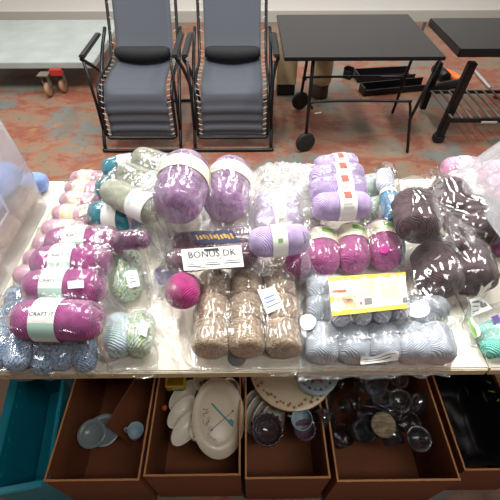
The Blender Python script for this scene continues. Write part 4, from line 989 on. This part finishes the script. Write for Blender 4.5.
mb = MB(); mb.box(((cT.x + x2) / 2 - loc.x, 0, za + .04), (x2 - cT.x + .3, abs(yd - yc) + .14, .05), bev=.006); mb.build('top_panel', blackm, t)
# loose things on the floor at the back
def bar(a, b, r, mat, name, label, cat, n=14, segs=None):
    a, b = Vector(a), Vector(b); mb = MB(); mb.tube([a, a + (b - a) * .03, b - (b - a) * .03, b], [r * .8, r, r, r * .8], n); o = mb.build(name, mat, loc=tuple((a + b) / 2)); return tag(o, label, cat)
bar(P(446, 72, .036), P(460, 80, .036), .035, plain('orange plastic', 'e8702a', .4), 'plastic_tube', 'short orange plastic tube behind the slatted shelf', 'tube')
bar(P(474, 70, .014), P(490, 88, .014), .014, plain('silver metal', 'c3c8cc', .3, .6), 'metal_pipe', 'slim silver pipe behind the slatted shelf', 'pipe')
bar(P(430, 88, .036), P(462, 82, .036), .035, blackm, 'metal_pipe', 'thick black pipe lying behind the stand legs', 'pipe')
bar(P(436, 68, .052), P(446, 78, .052), .05, blackm, 'motor_housing', 'black cylinder lying left of the orange tube', 'cylinder')
bar(P(494, 95, .02), P(510, 99, .02), .02, plain('red paint', 'b03028', .4), 'hand_tool', 'red tool handle on the floor at the right edge', 'tool')
def bracket(p1, p2, w, h, label):
    a = P(*p1, h / 2); b = P(*p2, h / 2); d = b - a; mb = MB(); M = quadframe(Vector((0, 0, 0)), d, Vector((0, 0, 1)).cross(d)); L_ = d.length
    mb.box((0, 0, -h / 2 + .006), (L_, w, .008), M); mb.box((0, w / 2, 0), (L_, .008, h), M); mb.box((0, -w / 2, -h * .12), (L_, .008, h * .7), M); mb.box((-L_ / 2, 0, 0), (.01, w, h), M)
    o = mb.build('steel_bracket', blackm); o.location = (a + b) / 2 + Vector((0, 0, .004)); tag(o, label, 'bracket', None)
bracket((356, 76), (412, 73), .14, .07, 'black steel channel lying farther back under the cart')
bracket((362, 90), (425, 84), .11, .07, 'black steel channel lying nearer under the cart')
bracket((345, 72), (352, 74), .05, .10, 'small black steel block at the left end of the channels')
o = MB().box((0, 0, .001), (.06, .02, .002)).build('paper_scrap', paper); o.location = P(318, 113, 0) ; o.rotation_euler.z = .3; tag(o, 'small white paper scrap on the floor beside the wheel', 'scrap')
# ------------------------------------------------------------------ light: ceiling lamps, plus an added fill lamp above the viewer
def area(loc, rot, sx, sy, e, col=(1, .98, .95)):
    l = bpy.data.lights.new('ceiling_light', 'AREA'); l.shape = 'RECTANGLE'; l.size = sx; l.size_y = sy; l.energy = e; l.color = col
    o = bpy.data.objects.new('ceiling_light', l); COL.objects.link(o); o.location = loc; o.rotation_euler = tuple(R_(a) for a in rot); return o
for x in (-2.2, -.8, .6, 2.0):
    area((x, 1.7, 3.25), (0, 0, 0), .3, 1.3, 30)
    area((x, 3.9, 3.25), (0, 0, 0), .3, 1.3, 12)
area((.9, -.45, 3.25), (0, 0, 0), 1.6, .4, 13)  # unseen fill lamp, added to brighten the yarn fronts
w = bpy.data.worlds.new('World'); S.world = w; w.use_nodes = True; bg = w.node_tree.nodes['Background']; bg.inputs[0].default_value = (.93, .96, 1, 1); bg.inputs[1].default_value = .22
S.cycles.transparent_max_bounces = 32; S.cycles.max_bounces = 8
vs_ = S.view_settings; vs_.view_transform = 'Standard'; vs_.look = 'None'; vs_.gamma = 1; vs_.use_curve_mapping = False; vs_.exposure = .95
